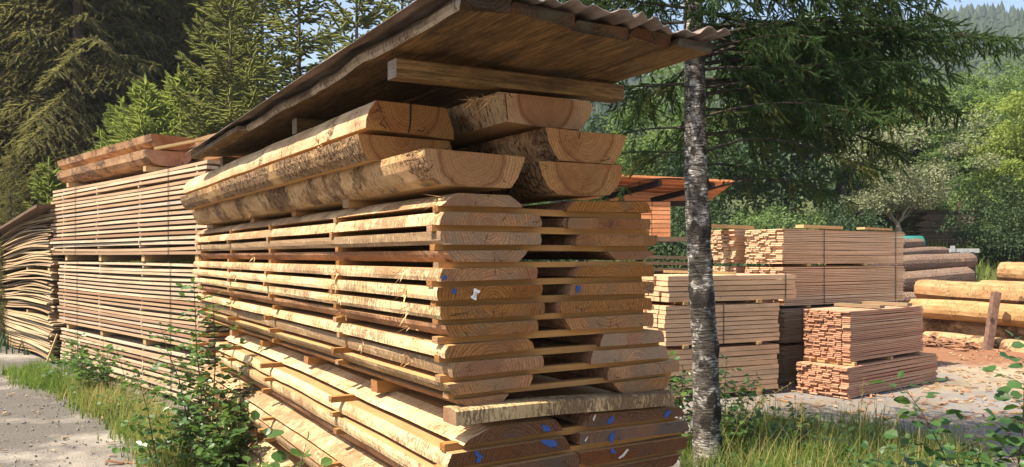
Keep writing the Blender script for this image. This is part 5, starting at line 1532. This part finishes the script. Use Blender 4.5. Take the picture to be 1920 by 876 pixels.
bushes = [(1560, 27, BUSHD, .8, 'dark bush left of the grey tree'), (1650, 32.5, BUSHD, .9, 'dark bush under the grey tree'), (1890, 27.5, BUSHD, .9, 'dark green bush on the grass slope at the right edge'), (1520, 25.5, BUSHD, .85, 'dark bush behind the topmost tan boards'),
          (1260, 22, BUSHD, .95, 'dark bush below the orange shelter roof'), (1330, 24, BUSHD, .9, 'dark bush behind the trunk at board height'), (1440, 25, BUSH, .95, 'green bush behind the pale boards of the tall yard stack'),
          (1840, 31, BUSH, .9, 'green bush halfway up the grass slope'), (1935, 33, BUSH, 1.2, 'green bush high on the grass slope'), (1190, 24, BUSH, 1.0, 'green bush behind the shelter posts')]
for k, (x, Yd, ms, sc, lb) in enumerate(bushes):
    X_ = (x - CX) / F * Yd
    put_tree('bush', ms, (X_, Yd, ground_z(X_, Yd) - .3), k * 1.7, sc, lb, 'bushes behind the yard', 'bush')

# ------------------------------------------------------------------ wooded hills far behind, and the air before them
def ridge(az):
    """elevation of the skyline as a slope, by azimuth (tan)"""
    return .10 + .19 * sstep(-.25, .55, az) + .012 * math.sin(az * 9) + .008 * math.sin(az * 23 + 1)
def hill_z(az, d):
    D_R = 470
    t = min(1.4, d / D_R)
    top = ridge(az) * D_R * .94
    if d < D_R: return 6.5 + (top - 6.5) * sstep(.14, 1.0, t) + 2.0 * math.sin(d * .05 + az * 20)
    return top - (d - D_R) * .15
azs = np.linspace(-1.0, 1.15, 90); ds = [95, 120, 150, 185, 225, 270, 320, 370, 420, 470, 520, 620, 760]
V = []
for d in ds:
    for a in azs:
        V.append((a * d, d, hill_z(a, d) - (3 if d == 95 else 0)))
na_ = len(azs)
Fs = np.array([(j * na_ + i, j * na_ + i + 1, (j + 1) * na_ + i + 1, (j + 1) * na_ + i) for j in range(len(ds) - 1) for i in range(na_ - 1)])
link('hills', mesh('hills', V, Fs, mat_plain('forest_floor', (0.02, 0.034, 0.016), .95, .05, .5, .2), None, True), kind='structure')
hr = np.random.default_rng(8)
NT_ = 5200
tvv, tff = [], []
# a ragged three-tier conifer of unit height
for tier, (zb, zt, rr) in enumerate(((.02, .50, .24), (.28, .76, .18), (.55, 1.0, .11))):
    n_ = 7
    b = len(tvv)
    for k in range(n_):
        a = 2 * math.pi * k / n_ + tier * .4
        r_ = rr * (1.0 if k % 2 else .68)
        tvv.append((math.cos(a) * r_, math.sin(a) * r_, zb + (.05 if k % 2 == 0 else 0)))
    tvv.append((0, 0, zt))
    for k in range(n_): tff.append((b + k, b + (k + 1) % n_, b + n_))
tvv = np.array(tvv); tff = np.array(tff)
aa = hr.uniform(-.75, .95, NT_); dd = 100 + (hr.random(NT_) ** .8) * 395
X_ = aa * dd; Z_ = np.array([hill_z(a, d) for a, d in zip(aa, dd)])
hh = hr.uniform(6, 13, NT_)
ww = hh * hr.uniform(1.1, 1.9, NT_)
ro = hr.uniform(0, 6.28, NT_); c_, s_ = np.cos(ro), np.sin(ro)
TX = tvv[None, :, 0] * c_[:, None] - tvv[None, :, 1] * s_[:, None]; TY = tvv[None, :, 0] * s_[:, None] + tvv[None, :, 1] * c_[:, None]
V = np.stack([X_[:, None] + TX * ww[:, None], dd[:, None] + TY * ww[:, None], Z_[:, None] + tvv[None, :, 2] * hh[:, None] - .5], axis=2).reshape(-1, 3)
Fa = (tff[None] + (np.arange(NT_) * len(tvv))[:, None, None]).reshape(-1, 3)
rnd = np.repeat(hr.random(NT_), len(tvv))
HILLW = mat_leaf('hill_forest', (0.012, 0.025, 0.014), (0.045, 0.066, 0.03), .1, None, .75)
tag(link('hill_forest', mesh('hill_forest', V, Fa, HILLW, None, False, {'rnd': rnd})), 'hazy conifer forest covering the hills behind the sawmill', 'forest', None, 'stuff')
hz = NM('haze_air')
pv = hz.node("ShaderNodeVolumePrincipled", {'Color': (0.72, 0.85, 1.0, 1), 'Density': 0.00042, 'Anisotropy': 0.2})
hz.t.links.new(pv.outputs[0], hz.out.inputs['Volume'])
mb = MB(); mb.box((-800, -280, -1.5), (900, 800, 190)); hzo = mb.build('haze', hz.mat, None)
tag(hzo, 'thin bluish haze over the valley', 'haze', None, 'stuff')

# ------------------------------------------------------------------ verge plants
def grow_shrub(name, base, stems, label, group, leaf=.06, seed=0, mat=None, cat='shrub', leafdens=1.0, lscale=(.45, 1.3), droopy=.2, side=.9):
    """stems: list of (dx, dy, height, lean_x, lean_y). alder-like leaves set alternately on stems and twigs"""
    rg = np.random.default_rng(seed)
    t = empty(name, base, 0, label, cat, group)
    wood = MB(); P, D, S = [], [], []
    for (dx, dy, h, lx, ly) in stems:
        b0 = np.array([dx, dy, -.03]); n = 7
        pts = [b0 + np.array([lx * s ** 1.4, ly * s ** 1.4, h * s]) + np.append(rg.normal(0, .012, 2), 0) * s for s in np.linspace(0, 1, n)]
        wood.tube([tuple(p) for p in pts], [.007 * (1 - .75 * i / (n - 1)) * (h ** .5) for i in range(n)], 5, 0, False)
        def along(s):
            f = s * (n - 1); i = min(n - 2, int(f)); return pts[i] * (1 - (f - i)) + pts[i + 1] * (f - i)
        ntw = max(3, int(h / .055 * leafdens))
        for k in range(ntw):
            s = .18 + .82 * k / ntw
            p = along(s); az = k * 2.4 + rg.uniform(-.5, .5)
            L = (.10 + .24 * (1 - s)) * rg.uniform(.5, 1.3) * min(1.2, max(.6, h))
            d = np.array([math.cos(az) * side, math.sin(az) * side, rg.uniform(.1, .7)]); d /= np.linalg.norm(d)
            q = p + d * L
            wood.tube([tuple(p), tuple(p + d * L * .5 + UPV * .01), tuple(q)], [.003, .002, .0012], 3, 0, False)
            nlf = max(2, int(L / (leaf * .45)))
            for j in range(nlf):
                tt = (j + .6) / nlf
                sg = 1 if j % 2 else -1
                sd = np.cross(d, UPV); sd /= np.linalg.norm(sd)
                P.append(p + d * L * tt); D.append(d * .55 + sd * sg * .8 + UPV * rg.uniform(-.45, .35) - UPV * droopy); S.append(leaf * rg.uniform(*lscale))
            P.append(q); D.append(d + rg.normal(0, .25, 3)); S.append(leaf * rg.uniform(*lscale))
        P.append(pts[-1]); D.append(UPV + rg.normal(0, .4, 3)); S.append(leaf * .7)
    tv = np.array([[0, 0, 0], [.12, 0, 0], [.35, -.36, .07], [.68, -.40, .05], [.95, -.18, -.03], [1.0, 0, -.07], [.95, .18, -.03], [.68, .40, .05], [.35, .36, .07], [.5, 0, -.02]])
    tf = np.array([[1, 2, 9], [2, 3, 9], [3, 4, 9], [4, 5, 9], [5, 6, 9], [6, 7, 9], [7, 8, 9], [8, 1, 9]])
    V, Fa, rnd = place(tv, tf, np.array(P), np.array(D), np.array(S), rg.uniform(-.7, .7, len(P)), rg)
    link('stems', wood.mesh(name + '_stems', TWIG, True), t)
    link('leaves', mesh(name + '_leaves', V, Fa, mat or LEAF_ALD, None, False, {'rnd': rnd}), t)
    return t
def stems_rng(n, r, h0, h1, lean, seed):
    rg = random.Random(seed)
    return [(rg.uniform(-r, r), rg.uniform(-r, r), rg.uniform(h0, h1), rg.uniform(-lean, lean), rg.uniform(-lean, lean)) for _ in range(n)]
GS = 'leafy shrubs on the verges'
LEAF_CORNER = mat_leaf('dark_alder_leaves', (0.018, 0.055, 0.018), (0.07, 0.14, 0.035), .3, (0.16, 0.30, 0.05), .7, .4, 3.0, .4)
P0 = atz(385, 6.45, 0)
grow_shrub('shrub', P0, [(0, 0, 1.62, -.12, .05), (.05, .02, 1.45, -.02, .1), (-.08, .05, 1.25, -.3, 0)] + stems_rng(9, .28, .5, 1.05, .25, 3), 'tall leafy sapling climbing in front of the pale boards and plank ends', GS, .062, 41)
grow_shrub('shrub', atz(345, 6.7, 0), stems_rng(11, .2, .25, .62, .2, 5), 'bushy low shrub at the foot of the tall sapling', GS, .06, 42)
grow_shrub('shrub', atz(402, 6.1, 0), stems_rng(12, .2, .3, .75, .15, 6), 'bushy shrub against the lowest plank pack', GS, .058, 43)
grow_shrub('shrub', atz(500, 3.75, 0), [(0, 0, 1.05, -.05, 0), (.03, .05, .93, .13, .05)], 'sprig of large round leaves before the lit plank edges', GS, .085, 44, None, 'shrub', .7)
grow_shrub('shrub', atz(215, 10.2, 0), stems_rng(9, .35, .35, .75, .2, 7), 'small shrub at the foot of the pale board stack', GS, .075, 45)
grow_shrub('shrub', atz(140, 11.3, 0), stems_rng(9, .35, .3, .75, .2, 8), 'small dark shrub where slab wood and board stack meet', GS, .08, 46)
grow_shrub('shrub', atz(1385, 7.4, 0), stems_rng(7, .25, .55, 1.0, .22, 9), 'leafy shrub just behind the mottled trunk', GS, .06, 47)
grow_shrub('shrub', atz(1262, 7.2, 0), stems_rng(5, .14, .7, 1.1, .12, 10), 'leafy shrub between the plank ends and the trunk', GS, .06, 48)
grow_shrub('shrub', atz(1895, 4.3, 0), [(0, 0, 1.38, .1, 0), (-.05, .05, 1.15, -.50, .05), (.02, 0, .95, -.30, -.05), (.1, .1, 1.3, .25, 0), (-.02, -.1, .85, -.42, -.1), (.05, -.1, .8, .0, -.1), (-.1, .0, .62, -.45, 0.0), (-.15, .0, .55, -.2, .1)], 'dark leafy shrub in the lower right corner', GS, .08, 49, LEAF_CORNER, 'shrub', 1.15)
grow_shrub('shrub', atz(1760, 4.9, 0), stems_rng(9, .3, .35, .62, .22, 11), 'low leafy shrub left of the corner shrub', GS, .06, 50)
grow_shrub('shrub', atz(1640, 5.6, 0), stems_rng(9, .32, .3, .55, .2, 12), 'low seedling clump between trunk and corner shrub', GS, .052, 51)
grow_shrub('shrub', atz(1460, 7.3, 0), stems_rng(9, .32, .25, .5, .2, 13), 'low clump of round leaves at the yard edge near the trunk', GS, .055, 52)
grow_shrub('shrub', atz(1560, 7.1, 0), stems_rng(8, .32, .2, .45, .2, 14), 'low clump of round leaves at the yard edge, farther from the trunk', GS, .055, 53)

grow_shrub('shrub', atz(1430, 5.9, 0), stems_rng(8, .25, .12, .32, .2, 15), 'low seedlings in the grass right beside the trunk foot', GS, .05, 54)
grow_shrub('shrub', atz(1575, 5.5, 0), stems_rng(8, .25, .12, .34, .2, 16), 'low seedlings in the middle of the foreground grass', GS, .05, 55)
grow_shrub('shrub', atz(1690, 5.2, 0), stems_rng(8, .25, .15, .42, .2, 17), 'low seedlings in the grass before the corner shrubs', GS, .055, 56)
grow_shrub('shrub', atz(255, 8.9, 0), stems_rng(9, .3, .12, .38, .2, 18), 'low weeds in the verge grass before the middle of the board stack', GS, .06, 57)
def blades(name, n, sampler, hmin, hmax, seed, mat, label, w=.006, lean=.5, segs=3):
    rg = np.random.default_rng(seed)
    P = np.array([sampler(rg) for _ in range(n)])
    cl = np.sin(P[:, 0] * 5.3 + 1.1) * np.cos(P[:, 1] * 4.7) * .5 + np.sin(P[:, 0] * 11.7 + P[:, 1] * 9.1) * .5
    h = rg.uniform(hmin, hmax, n) * (1 + .4 * cl); az = rg.uniform(0, 6.283, n); le = rg.uniform(.05, lean, n)
    dx, dy = np.cos(az), np.sin(az)
    ww = w * rg.uniform(.6, 1.4, n)
    rows = []
    for s in np.linspace(0, 1, segs + 1):
        c = P + np.stack([dx * h * le * s ** 1.8, dy * h * le * s ** 1.8, h * (s - .25 * le * s ** 2)], 1)
        hw = (ww * (1 - s) * .5 + .0004)[:, None]
        sd = np.stack([-dy, dx, np.zeros(n)], 1)
        rows += [c - sd * hw, c + sd * hw]
    V = np.stack(rows, 1)
    k = V.shape[1]
    f = np.array([(2 * i, 2 * i + 1, 2 * i + 3, 2 * i + 2) for i in range(segs)])
    Fa = (f[None] + (np.arange(n) * k)[:, None, None]).reshape(-1, 4)
    o = link(name, mesh(name, V.reshape(-1, 3), Fa, mat, None, False, {'rnd': np.repeat(rg.random(n), k)}))
    return tag(o, label, 'grass', None, 'stuff')
def tri_sampler(poly):
    """uniform points in a convex polygon given as photo ground points"""
    pts = [gp(x, y) if not isinstance(x, Vector) else x for x, y in poly]
    tris = [(pts[0], pts[i], pts[i + 1]) for i in range(1, len(pts) - 1)]
    ar = np.array([((b - a).cross(c - a)).length for a, b, c in tris]); ar /= ar.sum()
    cs = np.cumsum(ar)
    def f(rg):
        a, b, c = tris[int(np.searchsorted(cs, rg.random()))]
        u, v = rg.random(), rg.random()
        if u + v > 1: u, v = 1 - u, 1 - v
        p = a + (b - a) * u + (c - a) * v
        return (p.x, p.y, ground_z(p.x, p.y) - .01)
    return f
def path_sampler(pts, w):
    pts = [Vector(p) for p in pts]
    seg = [(pts[i + 1] - pts[i]).length for i in range(len(pts) - 1)]; tot = sum(seg)
    def f(rg):
        t = rg.random() * tot
        for i, l in enumerate(seg):
            if t <= l: break
            t -= l
        d = (pts[i + 1] - pts[i]).normalized(); n_ = Vector((-d.y, d.x, 0))
        cl = .35 * math.sin(t * 3.1 + i) * w
        p = pts[i] + d * t + n_ * (rg.normal(0, .4) * w + cl * .5)
        return (p.x, p.y, -.01)
    return f
verge = [(-7.6, 12.3, 0), (-5.6, 10.3, 0), (-4.3, 8.9, 0), (-3.5, 7.9, 0), (-2.9, 7.0, 0), (-2.45, 6.2, 0), (-1.9, 5.2, 0), (-1.3, 4.2, 0), (-.9, 3.3, 0)]
blades('grass', 11000, path_sampler(verge, .32), .06, .28, 61, GRASSM, 'green grass on the verge between road and timber stacks', .013, .9)
blades('grass', 2600, path_sampler(verge[1:6], .3), .14, .36, 62, GRASSY, 'pale grass blades on the verge before the board stack', .008, .6)
lawn = [(1280, 850), (1340, 800), (1480, 800), (1640, 815), (1760, 835), (1860, 876), (1860, 1100), (1250, 1100)]
blades("grass", 11000, tri_sampler(lawn), .06, .34, 63, GRASSM, 'green grass at the lower edge around the mottled trunk', .011, .95)
blades('grass', 2400, tri_sampler(lawn), .14, .44, 64, GRASSY, 'dry straw coloured grass around the mottled trunk', .006, .8)
def stalk(p, h, lean, az, seed):
    rg = random.Random(seed)
    mb = MB(); d = Vector((math.cos(az), math.sin(az), 0))
    pts = [Vector(p) + d * (lean * s ** 2) + Vector((0, 0, h * s - .25 * lean * s ** 3)) for s in (0, .25, .5, .75, 1)]
    mb.tube(pts, [.0028, .0024, .002, .0016, .001], 4)
    for k in range(16):
        s = .72 + .28 * k / 16
        i = min(3, int(s * 4)); f = s * 4 - i
        c = pts[i] * (1 - f) + pts[i + 1] * f
        e = c + Vector((rg.uniform(-.03, .03), rg.uniform(-.03, .03), rg.uniform(-.035, .02)))
        mb.bar(c, e, .004, .003)
    return mb
for k, (x, Yd, h, le, az) in enumerate(((1350, 6.3, .95, .62, .15), (1500, 6.6, .62, .1, 1.0), (1440, 6.7, .75, -.08, .3), (1610, 6.4, .85, .15, .9), (1655, 6.2, .62, .25, .6), (1395, 6.9, .7, .05, 2.0), (1480, 6.2, .6, .12, .2), (1525, 6.5, .58, -.1, .0))):
    mb = stalk(atz(x, Yd, 0), h, le, az, 70 + k)
    tag(mb.build('grass_stalk', GRASSY), f'dry grass stalk with seed head, {["longest, arching from the trunk foot", "short, halfway to the corner shrub", "upright, beside the yellow boards", "upright, before the reddish packs", "leaning, before the reddish packs", "upright, close behind the trunk", "short and leaning, in the grass middle", "short, beside the dark loose timber"][k]}', 'grass stalk', 'dry grass stalks')
# grass on the slope at the right
def slope(rg):
    x = rg.uniform(12.5, 28); y = rg.uniform(24, 40)
    return (x, y, ground_z(x, y) - .03)
blades('grass', 10000, slope, .25, .6, 65, LEAF_YG, 'tall green grass covering the slope at the right edge', .045, .7)
def leftbank(rg):
    x = rg.uniform(-22, -2); y = rg.uniform(14.5, 24)
    return (x, y, ground_z(x, y) - .03)
blades('grass', 5000, leftbank, .2, .6, 66, LEAF_DK, 'dark undergrowth below the forest edge', .05, .7)

# ------------------------------------------------------------------ chips, bark strips, stones
def litter(name, n, sampler, lmin, lmax, wr, seed, mat, label, th=.006, lift=.02):
    rg = np.random.default_rng(seed)
    P = np.array([sampler(rg) for _ in range(n)]); P[:, 2] += rg.uniform(0.002, lift, n) + .01
    az = rg.uniform(0, 6.283, n)
    D = np.stack([np.cos(az), np.sin(az), rg.uniform(-.25, .25, n)], 1)
    L_ = rg.uniform(lmin, lmax, n)
    tv = np.array([[-.5, -.5, -.5], [.5, -.4, -.5], [.5, .5, -.5], [-.5, .4, -.5], [-.45, -.4, .5], [.4, -.35, .5], [.45, .4, .5], [-.4, .35, .5]]) * np.array([1, wr, th / ((lmin + lmax) / 2)])
    tf = np.array([(0, 3, 2, 1), (4, 5, 6, 7), (0, 1, 5, 4), (1, 2, 6, 5), (2, 3, 7, 6), (3, 0, 4, 7)])
    V, Fa, rnd = place(tv, tf, P, D, L_, rg.uniform(-.4, .4, n), rg)
    o = link(name, mesh(name, V, Fa, mat, None, False, {'rnd': rnd}))
    return tag(o, label, name.replace('_', ' '), None, 'stuff')
def area(x0, x1, y0, y1):
    return lambda rg: (lambda x, y: (x, y, ground_z(x, y)))(rg.uniform(x0, x1), rg.uniform(y0, y1))
CHIPM = mat_plain('chip_wood', (0.29, 0.20, 0.115), .85, 3.0, .5, .2)
STRIPM = mat_plain('bark_strips', (0.24, 0.125, 0.07), .9, 3.0, .55, .3)
STONEM = mat_plain('stones', (0.21, 0.195, 0.18), .9, 5.0, .4, .3)
def by_logs(rg):
    t = rg.random(); x = 8.2 + 4.6 * rg.random(); y = 17.0 - .75 * (x - 8.2) * .55 + rg.normal(0, .45) - .5
    return (x, y, 0)
litter('bark_litter', 1500, by_logs, .10, .42, .16, 71, STRIPM, 'torn bark strips scattered before the near log pile', .015, .10)
litter('wood_chips', 700, area(2.5, 9.0, 6.5, 15), .03, .09, .4, 72, CHIPM, 'wood chips scattered over the yard floor')
litter('wood_chips', 350, area(-8.0, -1.6, 4.2, 12.0), .02, .07, .4, 73, CHIPM, 'wood chips scattered over the road')
def by_base(rg):
    v = rg.uniform(-.3, 5.5); u = -.25 - abs(rg.normal(0, .25)) if rg.random() < .5 else 1.4 + abs(rg.normal(0, .35))
    p = Vector((SX, SY)) + D2 * u + D1 * v
    return (p.x, p.y, 0)
litter('bark_litter', 900, by_base, .03, .16, .25, 76, STRIPM, 'bark scraps and offcuts lying round the foot of the big stack', .008, .03)
litter('bark_litter', 900, area(3.0, 9.5, 8.2, 14.5), .03, .14, .22, 77, STRIPM, 'brown bark scraps strewn over the yard floor', .008, .01)
litter('pebbles', 2600, area(-8.5, -1.4, 5.0, 13.0), .008, .028, .7, 74, STONEM, 'pebbles and grit on the road', .01, .002)
def by_slope(rg):
    x = rg.uniform(12.5, 18); y = rg.uniform(20.5, 25.5); return (x, y, ground_z(x, y))
litter('bark_litter', 1600, by_slope, .1, .5, .2, 75, STRIPM, 'bark rubble heaped at the foot of the grass slope', .03, .2)
